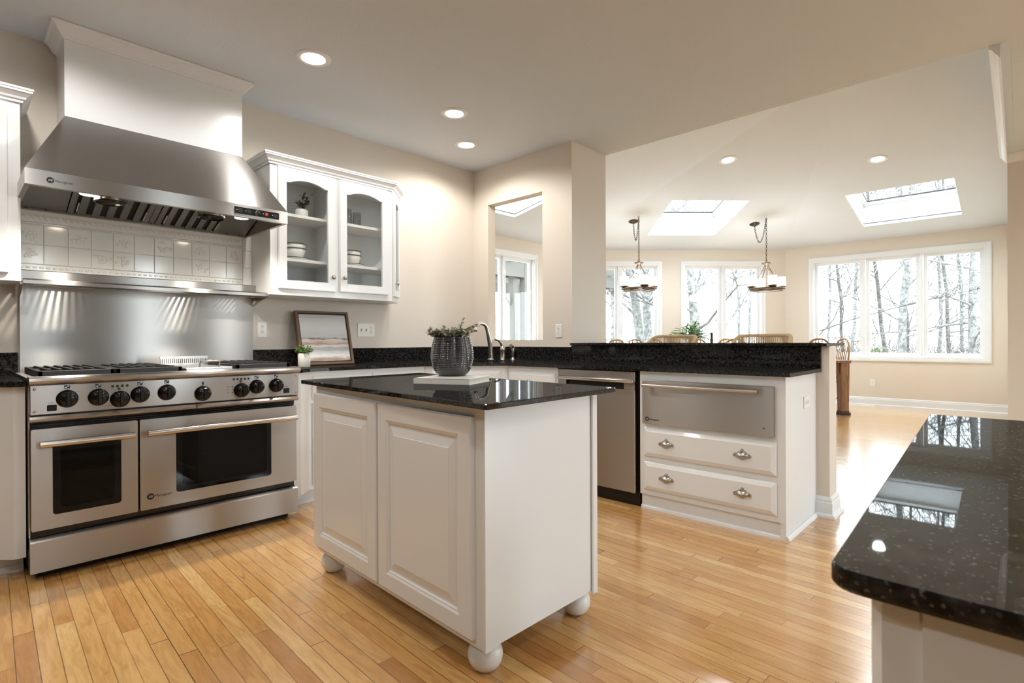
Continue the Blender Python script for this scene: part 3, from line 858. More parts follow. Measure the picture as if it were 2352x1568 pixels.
# ---- glass-door wall cabinet right of the hood
t = thing('glass_cabinet', 'white glass-door wall cabinet with crown molding and arched panes', 'cabinet', (2.0, 3.82, 1.393))
x0, x1, yF, z0, z1 = 1.502, 2.464, 3.66, 1.393, 2.282
e1 = (2.652, 3.845)
YB = YW - 0.001
poly = [(x0, YB), (x0, yF), (x1, yF), e1, (2.652, YB)]
b = MB().prism(poly, z0, z0 + 0.02).prism(poly, z1 - 0.02, z1)
za_, zb_ = z0 + 0.02, z1 - 0.02
b.box(x0, x0 + 0.018, yF + 0.019, YB, za_, zb_).box(x0 + 0.018, 2.634, YB - 0.012, YB, za_, zb_)
b.box(1.972, 1.998, yF + 0.019, YB - 0.012, za_, zb_)
g = face_frame((x0, yF), (x1, yF))
W = x1 - x0
b.slab(rect(0, za_, W, zb_), [rect(0.075, z0 + 0.075, 0.45, z1 - 0.06), rect(0.515, z0 + 0.075, W - 0.065, z1 - 0.06)], g, -0.019, 0.0)
ge = face_frame((x1, yF), e1)
we = (Vector(e1) - Vector((x1, yF))).length
b.slab(rect(0.004, za_, we, zb_), [rect(0.05, z0 + 0.075, we - 0.05, z1 - 0.06)], ge, -0.019, 0.0)
b.box(2.634, 2.652, 3.852, YB, za_, zb_)
b.build('body', M['white'], t)
for za in (1.655, 1.967):
    MB().box(x0 + 0.018, 1.972, yF + 0.03, YW - 0.012, za - 0.02, za).build('shelf', M['whitein'], t)
    MB().prism([(1.998, YW - 0.012), (1.998, yF + 0.03), (x1 - 0.01, yF + 0.03), (2.634, 3.86), (2.634, YW - 0.012)], za - 0.02, za).build('shelf', M['whitein'], t)
def glass_door(fr, a0, a1, b0, b1, fl, kn, fw=0.058, rise=0.03):
    w, h = a1 - a0, b1 - b0
    arch = [(fw, fw + 0.004), (w - fw, fw + 0.004)]
    top = h - fw - 0.012 - rise
    for k in range(15):
        s = k / 14; x = (w - fw) - (w - 2 * fw) * s
        edge = min(s, 1 - s)
        y = top if edge < 0.07 else top + rise * math.sin(math.pi * (s - 0.07) / 0.86) ** 0.8
        arch.append((x, y))
    f = sub(fr, a0, b0)
    m = MB().slab(rect(0.004, 0.004, w - 0.004, h - 0.004), [arch], f, 0.0005, 0.020).slab(rect(0, 0, w, h), [[(p[0] + 0 * 1, p[1]) for p in rect(0.010, 0.010, w - 0.010, h - 0.010)]], f, 0.0005, 0.014)
    d = m.build('door', M['white'], t)
    MB().slab([(x + (0.004 if x > w / 2 else -0.004), y + (0.004 if y > h / 2 else -0.004)) for x, y in arch], [], f, 0.004, 0.007).build('pane', M['cabglass'], d)
    if kn is not None: knob(f, kn, 0.105, 0.02, d)
    for zz in (0.075, h - 0.16):
        hx = 0.012 if kn > w / 2 else w - 0.012
    return d
glass_door(g, 0.048, 0.466, 1.434, 2.268, 1, 0.392)
glass_door(g, 0.500, 0.922, 1.438, 2.268, -1, 0.030)
glass_door(ge, 0.020, we - 0.020, 1.434, 2.262, 1, 0.030, fw=0.05, rise=0.02)
MB().sweep([(x0, YW, z1 - 0.006), (x0, yF, z1 - 0.006), (x1, yF, z1 - 0.006), (e1[0], e1[1], z1 - 0.006), (2.652, YW, z1 - 0.006)][::-1], [(-a, c) for a, c in CR]).build('crown_molding', M['trim'], t)

# things behind the glass
def bowl(p, r, h, label):
    m = MB()
    m.lathe(p, [(r * 0.45, 0), (r * 0.5, 0.006), (r * 0.8, h * 0.35), (r, h), (r - 0.005, h), (r * 0.75, h * 0.4), (r * 0.4, 0.012)], 32, rad=lambda th, i: 1 + 0.008 * math.cos(th * 36) if 1 < i < 3 else 1)
    tt = thing('bowl', label, 'bowl', p, 'stacked bowls in the glass cabinet')
    m.build('body', M['ceramic'], tt)
    MB().tube([(p[0] + (r + 0.0005) * math.cos(2 * math.pi * k / 32), p[1] + (r + 0.0005) * math.sin(2 * math.pi * k / 32), p[2] + h - 0.001) for k in range(32)], 0.0028, 6, closed=True).build('rim_band', M['blueband'], tt)
def plate(p, r, label):
    tt = thing('plate', label, 'plate', p, 'plates in the glass cabinet')
    MB().lathe(p, [(r * 0.6, 0), (r * 0.65, 0.006), (r, 0.016), (r - 0.002, 0.019), (r * 0.62, 0.010), (r * 0.2, 0.009)], 40).build('body', M['ceramic'], tt)
    MB().tube([(p[0] + r * math.cos(2 * math.pi * k / 40), p[1] + r * math.sin(2 * math.pi * k / 40), p[2] + 0.018) for k in range(40)], 0.0025, 6, closed=True).build('rim_band', M['blueband'], tt)
for (x, y), where in (((1.738, 3.82), 'left'), ((2.188, 3.82), 'right')):
    plate((x, y, 1.655), 0.108, 'dark-rimmed plate under the bowls behind the %s glass door' % where)
    bowl((x, y, 1.666), 0.082, 0.078, 'lower white bowl on the plate behind the %s glass door' % where)
    bowl((x, y, 1.700), 0.082, 0.078, 'upper white bowl of the stack behind the %s glass door' % where)
def tumbler(p, r, h, label):
    m = MB().lathe(p, [(r * 0.9, 0), (r * 0.9, 0.001), (r, 0.02), (r, h), (r - 0.003, h), (r - 0.004, 0.02), (r * 0.5, 0.014)], 40, rad=lambda th, i: 1 + 0.02 * math.cos(th * 20))
    solo(m, 'tumbler', M['smoke'], label, 'glass', 'smoky tumblers in the glass cabinet', origin=p)
tumbler((2.150, 3.80, 1.967), 0.037, 0.135, 'taller smoky tumbler on the upper shelf of the glass cabinet')
tumbler((2.222, 3.78, 1.967), 0.033, 0.115, 'shorter smoky tumbler on the upper shelf of the glass cabinet')

# ---- leaves
def leaf(mb, p, d, up, L, W, fold=0.25, rows=3):
    d = Vector(d).normalized(); up = Vector(up)
    s = d.cross(up)
    s = s.normalized() if s.length > 1e-5 else d.orthogonal().normalized()
    n = s.cross(d)
    p = Vector(p); rr = []
    for i, (a, w) in enumerate(((0, 0.08), (0.3, 0.85), (0.62, 0.9), (1.0, 0.05))):
        c = p + d * (L * a) - n * (L * 0.25 * a * a)
        rr.append([c - s * (W * w / 2) + n * (W * fold * w / 2), c, c + s * (W * w / 2) + n * (W * fold * w / 2)])
    mb.loft(rr, closed=False, smooth=True)

def rdir(rng, zmin=-0.2):
    while True:
        v = Vector((rng.uniform(-1, 1), rng.uniform(-1, 1), rng.uniform(zmin, 1)))
        if 0.1 < v.length < 1: return v.normalized()

rng = random.Random(4)
c = Vector((1.788, 3.80, 1.967))
t = thing('potted_plant', 'dark-leaved plant in a white pot on the upper cabinet shelf', 'plant', c)
MB().lathe(c, [(0.034, 0), (0.036, 0.005), (0.045, 0.035), (0.044, 0.058), (0.036, 0.068), (0.033, 0.068), (0.034, 0.05)], 24).build('pot', M['ceramic'], t)
st, lf = MB(), MB()
for k in range(9):
    d = rdir(rng, 0.35); L = rng.uniform(0.07, 0.13)
    if k == 0: d = Vector((0.55, -0.3, 0.8)).normalized(); L = 0.15
    p0 = c + Vector((0, 0, 0.05)); p1 = p0 + Vector((d.x * L * 0.55, d.y * L * 0.45, d.z * L))
    st.tube([p0, (p0 + p1) / 2 + Vector((0, 0, 0.008)), p1], 0.0015, 5)
    for j in range(7):
        q = p0.lerp(p1, 0.35 + 0.65 * j / 6)
        e = rdir(rng, -0.1)
        e = Vector((e.x, e.y * 0.6, e.z)).normalized()
        leaf(lf, q, e, (0, 0, 1), rng.uniform(0.03, 0.042), 0.02)
st.build('stem', M['stem'], t); lf.build('foliage', M['leafd'], t)

# ------------------------------------------------------------------ range
YR = 3.195
RX0, RX1 = 0.252, 1.470
t = thing('range', 'wide stainless steel gas range with two oven doors', 'range', (0.86, 3.5, 0))
MB().box(RX0 + 0.004, RX1 - 0.004, 3.236, 3.92, 0.03, 0.885).build('body', M['black'], t)
MB().box(RX0 + 0.03, RX1 - 0.03, 3.27, 3.9, 0.0, 0.04).build('base', M['blackm'], t)
for a in (RX0, RX1 - 0.004): MB().box(a, a + 0.004, 3.2365, 3.92, 0.19, 0.885).build('side_panel', M['steelr'], t)
k = MB()
k.loft([[(x, YR + 0.035, 0.038), (x, YR, 0.040), (x, YR, 0.176), (x, YR + 0.003, 0.183), (x, YR + 0.010, 0.188), (x, YR + 0.035, 0.189)] for x in (RX0, RX1)])
k.build('kick_panel', M['steel'], t)
gR = Fr((0, YR, 0), (1, 0, 0), (0, 0, 1), (0, -1, 0))
def rrect(a, b, c, d, r, n=5):
    out = []
    for cx, cz, t0 in ((c - r, d - r, 0), (a + r, d - r, 90), (a + r, b + r, 180), (c - r, b + r, 270)):
        for i in range(n + 1):
            th = math.radians(t0 + 90 * i / n)
            out.append((cx + r * math.cos(th), cz + r * math.sin(th)))
    return out
def oven_door(a0, a1, w0, w1, h0, h1):
    win = rrect(w0, 0.290, w1, 0.625, 0.014)
    d = MB().slab(rrect(a0, 0.228, a1, 0.684, 0.006, 3), [win], gR, -0.038, 0.0).build('oven_door', M['steel'], t)
    fr_ = MB().slab(win, [rrect(w0 + 0.028, 0.318, w1 - 0.028, 0.600, 0.02)], gR, -0.012, 0.001).build('window_border', M['ovenglass'], d)
    MB().slab(rrect(w0 + 0.026, 0.316, w1 - 0.026, 0.602, 0.02), [], gR, -0.004, -0.002).build('window_glass', M['ovenpane'], d)
    MB().slab(rect(w0 + 0.001, 0.291, w1 - 0.001, 0.624), [], gR, -0.038, -0.036).build('oven_cavity', M['blackm'], d)
    r = MB()
    for zz in (0.40, 0.47):
        r.box(w0 + 0.03, w1 - 0.03, YR + 0.020, YR + 0.0225, zz, zz + 0.0022)
        for i in range(7):
            xx = w0 + 0.06 + (w1 - w0 - 0.12) * i / 6
            r.box(xx, xx + 0.002, YR + 0.018, YR + 0.034, zz, zz + 0.003)
    r.build('oven_rack', M['steelr'], d)
    h = MB().tube([(h0, 3.135, 0.621), (h1, 3.135, 0.621)], 0.0155, 18).build('handle', M['steelr'], d)
    for xx in (h0 + 0.05, h1 - 0.05):
        MB().box(xx - 0.012, xx + 0.012, 3.14, YR + 0.002, 0.612, 0.630, 0.003).build('standoff', M['steelr'], h)
    return d
oven_door(0.257, 0.655, 0.330, 0.587, 0.282, 0.631)
d2 = oven_door(0.664, 1.463, 0.822, 1.311, 0.685, 1.440)
badge(d2, Fr((0.708, YR, 0.292), (1, 0, 0), (0, 0, 1), (0, -1, 0)), 0.014)
v = MB()
for zz in (0.691, 0.701, 0.709):
    v.box(RX0 + 0.012, RX1 - 0.012, 3.205, 3.225, zz, zz + 0.003)
v.build('vent_slats', M['black'], t)
for a0, a1 in ((RX0, 0.914), (0.918, RX1)):
    MB().loft([[(x, YR + 0.03, 0.7145), (x, YR + 0.004, 0.7145), (x, YR - 0.012, 0.720), (x, YR - 0.018, 0.731), (x, YR - 0.012, 0.742), (x, YR + 0.004, 0.747), (x, YR + 0.03, 0.747)] for x in (a0, a1)], smooth=False).build('drip_rail', M['steel'], t)
YP = 3.178
cp = MB().box(RX0, RX1, YP, 3.236, 0.750, 0.884, 0.003).build('control_panel', M['steel'], t)
gP = Fr((0, YP, 0), (1, 0, 0), (0, 0, 1), (0, -1, 0))
KN = [(0.381, 0.816), (0.496, 0.814), (0.580, 0.798), (0.662, 0.814), (0.777, 0.816), (0.944, 0.798), (1.140, 0.801), (1.223, 0.816), (1.334, 0.816)]
for i, (kx, kz) in enumerate(KN):
    r = 0.0405
    m = MB().lathe((kx, YP, kz), [(r, 0.0), (r, 0.006), (r * 0.97, 0.010), (r * 0.86, 0.013), (r * 0.80, 0.034), (r * 0.72, 0.040), (r * 0.3, 0.042)], 32, axis=(0, -1, 0))
    o = m.build('knob', M['black'], cp)
    MB(Fr((kx, YP - 0.042, kz), (1, 0, 0), (0, 0, 1), (0, -1, 0))).box(-0.009, 0.009, -r * 0.78, r * 0.78, -0.004, 0.009, 0.003).build('grip', M['black'], o)
    ic = MB(gP)
    if i in (2, 6):
        n = 4 if i == 2 else 5
        for j in range(n):
            ic.lathe((kx + (j - (n - 1) / 2) * 0.0195, kz + 0.0535 + 0.010, 0.0), [(0.0065, 0), (0.0055, 0.0015)], 12, axis=(0, 0, 1))
        ic.box(kx - 0.010, kx + 0.002, kz + 0.046, kz + 0.055, 0, 0.0006)
    elif i == 5:
        ic.box(kx - 0.004, kx + 0.006, kz + 0.046, kz + 0.062, 0, 0.0006)
    else:
        ic.box(kx - 0.011, kx + 0.011, kz + 0.047, kz + 0.062, 0, 0.0006)
    ic.build('dial_marking', M['ink'], cp)
    if i not in (2, 5, 6):
        MB(gP).box(kx - 0.008, kx - 0.001, kz + 0.049, kz + 0.055, 0.0006, 0.0009).box(kx + 0.001, kx + 0.008, kz + 0.0555, kz + 0.060, 0.0006, 0.0009).build('dial_marking', M['print'], cp)
    tx = text_mesh('FRONT' if i < 5 else 'REAR', 0.006, Fr(gP((kx - 0.010, kz + 0.0415, 0)), gP.u, gP.v, gP.n), 'x', None, None)
    tx.build('dial_lettering', M['ink'], cp)
for kx in (0.527, 0.905):
    text_mesh('OVEN ON', 0.005, Fr(gP((kx, 0.768, 0)), gP.u, gP.v, gP.n), 'x', None, None).build('dial_lettering', M['ink'], cp)
    MB(gP).lathe((kx + 0.034, 0.770, 0), [(0.0035, 0), (0.003, 0.001)], 10, axis=(0, 0, 1)).build('indicator', M['ink'], cp)
for kz in (0.822, 0.806, 0.790):
    text_mesh('CLEAN', 0.005, Fr(gP((1.062, kz, 0)), gP.u, gP.v, gP.n), 'x', None, None).build('dial_lettering', M['ink'], cp)
    MB(gP).lathe((1.092, kz + 0.002, 0), [(0.003, 0), (0.0025, 0.001)], 10, axis=(0, 0, 1)).build('indicator', M['ink'], cp)
for kx, kz in ((0.327, 0.778), (1.395, 0.781)):
    MB(gP).box(kx - 0.017, kx + 0.017, kz - 0.014, kz + 0.014, -0.001, 0.004, 0.002).build('rocker_switch', M['black'], cp)
    text_mesh('LIGHT', 0.007, Fr(gP((kx - 0.012, kz + 0.021, 0)), gP.u, gP.v, gP.n), 'x', None, None).build('dial_lettering', M['ink'], cp)
for kx in (0.268, 1.456):
    for kz in (0.766, 0.866):
        MB(gP).lathe((kx, kz, 0), [(0.006, 0), (0.005, 0.002), (0.001, 0.003)], 12, axis=(0, 0, 1)).build('screw', M['pewter'], cp)
# cooktop with bullnose front
MB().loft([[(x, 3.236, 0.886), (x, 3.170, 0.886), (x, 3.158, 0.893), (x, 3.153, 0.903), (x, 3.157, 0.914), (x, 3.168, 0.9205), (x, 3.236, 0.9205)] for x in (RX0 - 0.003, RX1 + 0.003)]).build('bullnose', M['steel'], t)
MB().box(RX0, RX1, 3.236, 3.93, 0.886, 0.912).build('cooktop', M['steel'], t)
MB().box(RX0 + 0.03, 0.865, 3.25, 3.85, 0.9121, 0.914).box(1.125, RX1 - 0.03, 3.25, 3.85, 0.9121, 0.914).build('burner_tray', M['black'], t)
def grate(x0, x1, y0, y1):
    g = MB()
    for (a, b, c, d) in ((x0, x1, y0, y0 + 0.018), (x0, x1, y1 - 0.018, y1), (x0, x0 + 0.018, y0, y1), (x1 - 0.018, x1, y0, y1), (x0, x1, (y0 + y1) / 2 - 0.008, (y0 + y1) / 2 + 0.008)):
        g.box(a, b, c, d, 0.915, 0.944, 0.002)
    n = 7
    for j in range(1, n):
        xx = x0 + (x1 - x0) * j / n
        g.box(xx - 0.006, xx + 0.006, y0 + 0.015, y1 - 0.015, 0.936, 0.950)
    g.build('grate', M['iron'], t)
    for yy in (y0 + (y1 - y0) * 0.26, y0 + (y1 - y0) * 0.74):
        MB().lathe(((x0 + x1) / 2, yy, 0.914), [(0.055, 0), (0.055, 0.008), (0.040, 0.010), (0.040, 0.017), (0.01, 0.019)], 20).build('burner', M['iron'], t)
grate(0.285, 0.570, 3.235, 3.84)
grate(0.576, 0.862, 3.235, 3.84)
grate(1.135, 1.440, 3.235, 3.84)
MB().box(0.880, 1.118, 3.238, 3.72, 0.913, 0.934, 0.004).build('griddle_cover', M['steelr'], t)
MB().tube([(0.965, 3.30, 0.934), (0.965, 3.285, 0.962), (0.975, 3.28, 0.968), (1.055, 3.28, 0.968), (1.065, 3.285, 0.962), (1.065, 3.30, 0.934)], 0.005, 8).build('griddle_handle', M['steelr'], t)
g = MB().box(0.868, 1.125, 3.70, 3.84, 0.913, 0.940)
for j in range(24):
    xx = 0.872 + j * 0.0106
    g.box(xx, xx + 0.0055, 3.69, 3.70, 0.940, 0.985)
g.box(0.868, 1.125, 3.688, 3.702, 0.972, 0.987).box(0.868, 1.125, 3.688, 3.702, 0.935, 0.945)
g.build('grill_guard', M['steelr'], t)

# steel wall panel behind the range with its slatted shelf
t = thing('backguard', 'stainless wall panel with slatted warming shelf behind the range', 'backsplash', (0.88, 3.97, 0.92))
BX0, BX1 = 0.276, 1.502
MB().box(BX0, BX1, 3.962, YW - 0.001, 0.9015, 1.47).build('panel', M['steel'], t)
s = MB()
s.box(BX0 + 0.0, BX1, 3.935, 3.962, 1.385, 1.405).box(BX0, BX1, 3.72, 3.735, 1.385, 1.405)
for j in range(44):
    xx = BX0 + 0.02 + j * (BX1 - BX0 - 0.04) / 43
    s.box(xx - 0.0065, xx + 0.0065, 3.73, 3.94, 1.388, 1.396)
sh = s.build('shelf', M['steelr'], t)
MB().loft([[(x, 3.735, 1.372), (x, 3.712, 1.372), (x, 3.703, 1.380), (x, 3.703, 1.398), (x, 3.712, 1.406), (x, 3.735, 1.406)] for x in (BX0 - 0.004, BX1 + 0.006)]).build('front_rail', M['steel'], sh)
MB().box(BX0 - 0.002, BX1, 3.905, 3.962, 1.405, 1.468, 0.003).build('upper_lip', M['steel'], sh)
for x in (BX0 - 0.004, BX1):
    MB().loft([[(xx, 3.962, 1.32), (xx, 3.962, 1.386), (xx, 3.735, 1.386), (xx, 3.735, 1.372), (xx, 3.80, 1.362)] for xx in (x, x + 0.005)]).build('bracket', M['steelr'], sh)

# relief tiles between shelf and hood
t = MB()
rng = random.Random(9)
TX0, TX1 = 0.262, 1.502
t.box(TX0, TX1, 3.982, YW - 0.0005, 1.47, 1.835)
tw = 0.108
n = 11
z0 = 1.512
for r in range(2):
    for c in range(n):
        a = TX0 + 0.012 + c * (TX1 - TX0 - 0.075) / n
        b = a + (TX1 - TX0 - 0.075) / n - 0.002
        t.box(a, b, 3.976, 3.983, z0 + r * 0.110, z0 + r * 0.110 + 0.1075, 0.0018)
        if (c + 2 * r) % 2 == 0 if r else c % 4 == 0 or c % 5 == 3:
            cx, cz = (a + b) / 2, z0 + r * 0.11 + 0.052
            for q in range(16):
                t.ball((cx + rng.gauss(0, 0.017), 3.9765, cz + rng.gauss(0, 0.014)), (rng.uniform(0.006, 0.009), 0.005, rng.uniform(0.006, 0.009)), 8, 5)
            for q in range(3):
                t.ball((cx + rng.uniform(-0.025, 0.025), 3.977, cz + 0.022 + rng.uniform(-0.006, 0.008)), (0.014, 0.003, 0.006), 8, 5)
a, b = TX1 - 0.061, TX1 - 0.001
for r in range(3):
    t.box(a, b, 3.976, 3.983, 1.474 + r * 0.122, 1.474 + r * 0.122 + 0.12, 0.0018)
t.box(TX0, a - 0.002, 3.972, 3.983, 1.474, 1.510, 0.003)
t.box(TX0, a - 0.002, 3.970, 3.983, 1.734, 1.742, 0.002).box(TX0, a - 0.002, 3.974, 3.983, 1.743, 1.83, 0.003)
for j in range(40):
    xx = TX0 + 0.02 + j * 0.0288
    t.tube([(xx + 0.011 * math.cos(q * 0.9), 3.974, 1.772 + 0.011 * math.sin(q * 0.9)) for q in range(6)], 0.003, 6)
    t.ball((xx + 0.013, 3.975, 1.785), (0.005, 0.004, 0.005), 8, 4)
    t.ball((xx, 3.972, 1.492), (0.010, 0.003, 0.006), 8, 4)
solo(t, 'tile_backsplash', M['tile'], 'white relief-tile backsplash between steel shelf and range hood', 'backsplash')

# ------------------------------------------------------------------ hood and its duct cover
HX0, HX1, HY = 0.250, 1.466, 3.31
DX0, DX1, DY = 0.440, 1.341, 3.70
ZL, ZH, ZD = 1.806, 1.879, 2.284
t = thing('range_hood', 'stainless steel tapered range hood above the tile backsplash', 'range hood', (0.86, 3.65, ZL))
s = MB()
s.loft([[(HX0, HY, ZL), (HX1, HY, ZL), (HX1, YW - 0.001, ZL), (HX0, YW - 0.001, ZL)], [(HX0, HY, ZH), (HX1, HY, ZH), (HX1, YW - 0.001, ZH), (HX0, YW - 0.001, ZH)],
        [(DX0, DY, ZD), (DX1, DY, ZD), (DX1, YW - 0.001, ZD), (DX0, YW - 0.001, ZD)]], cap0=False)
fl = 0.03
s.loft([[(HX0, HY, ZL), (HX1, HY, ZL), (HX1, YW - 0.001, ZL), (HX0, YW - 0.001, ZL)], [(HX0 + 0.02, HY + fl, ZL), (HX1 - 0.02, HY + fl, ZL), (HX1 - 0.02, YW - 0.03, ZL), (HX0 + 0.02, YW - 0.03, ZL)],
        [(HX0 + 0.025, HY + fl + 0.02, ZH - 0.006), (HX1 - 0.025, HY + fl + 0.02, ZH - 0.006), (HX1 - 0.025, YW - 0.031, ZH + 0.1), (HX0 + 0.025, YW - 0.031, ZH + 0.1)]], cap0=False)
shell = s.build('shell', M['steel'], t)
gH = Fr((0, HY, 0), (1, 0, 0), (0, 0, 1), (0, -1, 0))
badge(shell, sub(gH, 0.340, 1.838), 0.0125)
cpn = MB(gH).box(1.155, 1.412, 1.823, 1.862, -0.001, 0.003).build('control_panel', M['black'], t)
for a in (1.185, 1.235, 1.335, 1.39):
    MB(gH).box(a - 0.012, a + 0.012, 1.831, 1.854, 0.003, 0.006, 0.001).build('rocker_switch', M['ink'], cpn)
    MB(gH).box(a - 0.020, a - 0.015, 1.842, 1.846, 0.003, 0.0034).build('switch_marking', M['print'], cpn)
MB(gH).lathe((1.288, 1.8425, 0.003), [(0.010, 0), (0.009, 0.008), (0.004, 0.009)], 18, axis=(0, 0, 1)).build('dial', M['ink'], cpn)
mk = MB(gH)
for j in range(6):
    th = math.radians(110 + j * 24)
    mk.box(1.288 + 0.014 * math.cos(th) - 0.0012, 1.288 + 0.014 * math.cos(th) + 0.0012, 1.8425 + 0.014 * math.sin(th) - 0.002, 1.8425 + 0.014 * math.sin(th) + 0.002, 0.003, 0.0034)
mk.build('switch_marking', M['print'], cpn)
MB(gH).lathe((1.336, 1.8425, 0.006), [(0.0075, 0), (0.006, 0.003)], 16, axis=(0, 0, 1)).build('indicator', M['red'], cpn)
# baffle filters leaning at the back of the opening
def filt(x0, x1):
    p0, p1 = Vector((0, 3.945, 1.812)), Vector((0, 3.62, 1.925))
    v = (p1 - p0).normalized(); L = (p1 - p0).length
    f = Fr((x0, p0.y, p0.z), (1, 0, 0), v, Vector((1, 0, 0)).cross(v) * -1)
    if f.n.y > 0: f.n = -f.n
    w = x1 - x0
    o = MB(f).box(0, w, 0, L, -0.012, -0.004).build('filter', M['blackm'], t)
    b = MB(f).box(0, 0.028, 0, L, -0.004, 0.006).box(w - 0.028, w, 0, L, -0.004, 0.006)
    nb = 5
    for j in range(nb):
        a = 0.045 + j * (w - 0.09 + 0.03) / nb
        b.box(a, a + (w - 0.09) / nb * 0.60, 0.005, L, -0.004, 0.006)
    b.build('baffle', M['baffle'], o)
    h = MB(f)
    for a in (0.033, w - 0.036):
        h.box(a, a + 0.006, 0.06, 0.16, 0.006, 0.018)
    h.build('filter_handle', M['steelr'], o)
filt(0.475, 0.862); filt(0.900, 1.262)
f0 = MB()
for x0, x1 in ((HX0 + 0.027, 0.470), (0.866, 0.896), (1.266, HX1 - 0.027)):
    f0.loft([[(x0, 3.945, 1.808), (x1, 3.945, 1.808), (x1, 3.62, 1.925), (x0, 3.62, 1.925)], [(x0, 3.955, 1.808), (x1, 3.955, 1.808), (x1, 3.63, 1.925), (x0, 3.63, 1.925)]])
f0.box(HX0 + 0.027, HX1 - 0.027, 3.930, 3.956, 1.806, 1.822, 0.003)
f0.build('filler_panel', M['baffle'], t)
sc = MB()
for x in (0.30, 0.385, 0.881, 1.32, 1.40):
    sc.lathe((x, 3.93, 1.814), [(0.006, 0), (0.003, 0.003)], 10, axis=(0, -1, 0))
sc.build('screw', M['ink'], t)
for x in (0.587, 1.064):
    o = MB().lathe((x, 3.405, 1.795), [(0.070, 0.001), (0.070, 0.085), (0.068, 0.085), (0.068, 0.001)], 32, cap=False).build('heat_lamp_ring', M['steelr'], t)
    MB().lathe((x, 3.405, 1.795), [(0.062, -0.006), (0.071, -0.004), (0.0715, 0.003), (0.062, 0.003)], 32, cap=False).build('ring_edge', M['black'], o)
for x in (0.497, 1.226):
    o = MB().lathe((x, 3.40, 1.818), [(0.040, 0.0), (0.042, 0.006), (0.048, 0.010), (0.048, 0.06), (0.03, 0.06)], 24).build('light_housing', M['steelr'], t)
    MB().lathe((x, 3.40, 1.8165), [(0.038, 0), (0.038, 0.0014)], 24).build('bulb_lens', M['lamph'], o)
    lamp('hood_lamp', (x, 3.40, 1.810), HOOD_W, t, radius=0.035, angle=150, blend=0.85, col=(1.0, 0.92, 0.80))

t = thing('duct_cover', 'white boxed duct cover with crown molding above the range hood', 'duct cover', (0.89, 3.85, ZD))
MB().box(DX0, DX1, DY, YW - 0.001, ZD + 0.001, ZC - 0.002).build('box', M['white'], t)
CR2 = [(0, 0), (0.006, 0), (0.008, 0.008), (0.016, 0.012), (0.020, 0.018), (0.044, 0.052), (0.056, 0.056), (0.060, 0.068), (0, 0.068)]
MB().sweep([(DX0, YW - 0.02, ZC - 0.070), (DX0, DY, ZC - 0.070), (DX1, DY, ZC - 0.070), (DX1, YW - 0.02, ZC - 0.070)], CR2).build('crown_molding', M['trim'], t)

# ------------------------------------------------------------------ island
N = Vector((1.142, 1.204)); L_ = Vector((1.186, 2.380)); R_ = Vector((1.732, 1.198)); B_ = L_ + R_ - N
IZ0, IZ1 = 0.108, 0.872
t = thing('kitchen_island', 'white kitchen island cabinet with two raised-panel doors and bun feet', 'kitchen island', (1.44, 1.79, 0))
b = MB().prism([tuple(N), tuple(R_), tuple(B_), tuple(L_)], IZ0, IZ1)
gI = face_frame(L_, N)          # long front
WI = (N - L_).length
gE = face_frame(N, R_)          # plain end
WE = (R_ - N).length
b.build('body', M['white'], t)
MB(gE).box(-0.002, 0.028, IZ0 - 0.004, IZ1, 0.0002, 0.006, 0.002).build('corner_trim', M['white'], t)
MB(gE).box(WE - 0.030, WE + 0.004, IZ0 - 0.012, IZ1, 0.0002, 0.010, 0.004).build('corner_trim', M['white'], t)
for a0, a1 in ((WI - 1.169, WI - 0.615), (WI - 0.600, WI - 0.042)):
    raised(gI, a0, a1, 0.133, 0.836, 0.020, 0.066).build('door', M['white'], t)
gB = face_frame(B_, L_)
ft = [(0.020, 0.112), (0.030, 0.112), (0.033, 0.104), (0.031, 0.100), (0.037, 0.095), (0.040, 0.089), (0.038, 0.085), (0.048, 0.078), (0.056, 0.064), (0.0585, 0.046), (0.055, 0.028), (0.046, 0.012), (0.036, 0.003), (0.030, 0.0)]
for p in ((1.215, 1.277), (1.706, 1.275), (1.250, 2.340), (1.735, 2.335)):
    MB().lathe((p[0], p[1], 0), ft, 28).build('bun_foot', M['white'], t)
n_, l_, r_ = Vector((1.075, 1.120)), Vector((1.165, 2.500)), Vector((1.795, 1.140))
f_ = l_ + r_ - n_
def rounded(poly, r, n=4):
    out = []
    for i in range(len(poly)):
        p, a, b = poly[i], poly[i - 1], poly[(i + 1) % len(poly)]
        u, v = (a - p).normalized(), (b - p).normalized()
        for k in range(n + 1):
            s = k / n
            out.append(tuple(p + u * (r * (1 - s) ** 2) + v * (r * s ** 2)))
    return out
top = rounded([n_, r_, f_, l_], 0.012)
cen = (n_ + f_) / 2
ins = lambda q: [tuple(cen + (Vector(p) - cen) * q) for p in top]
m = MB().loft([[(x, y, z) for x, y in pl] for pl, z in ((ins(0.997), 0.8722), (top, 0.875), (top, 0.887), (ins(0.997), 0.8895))])
solo(m, 'island_countertop', M['granite'], 'polished black granite slab on top of the white island', 'countertop')

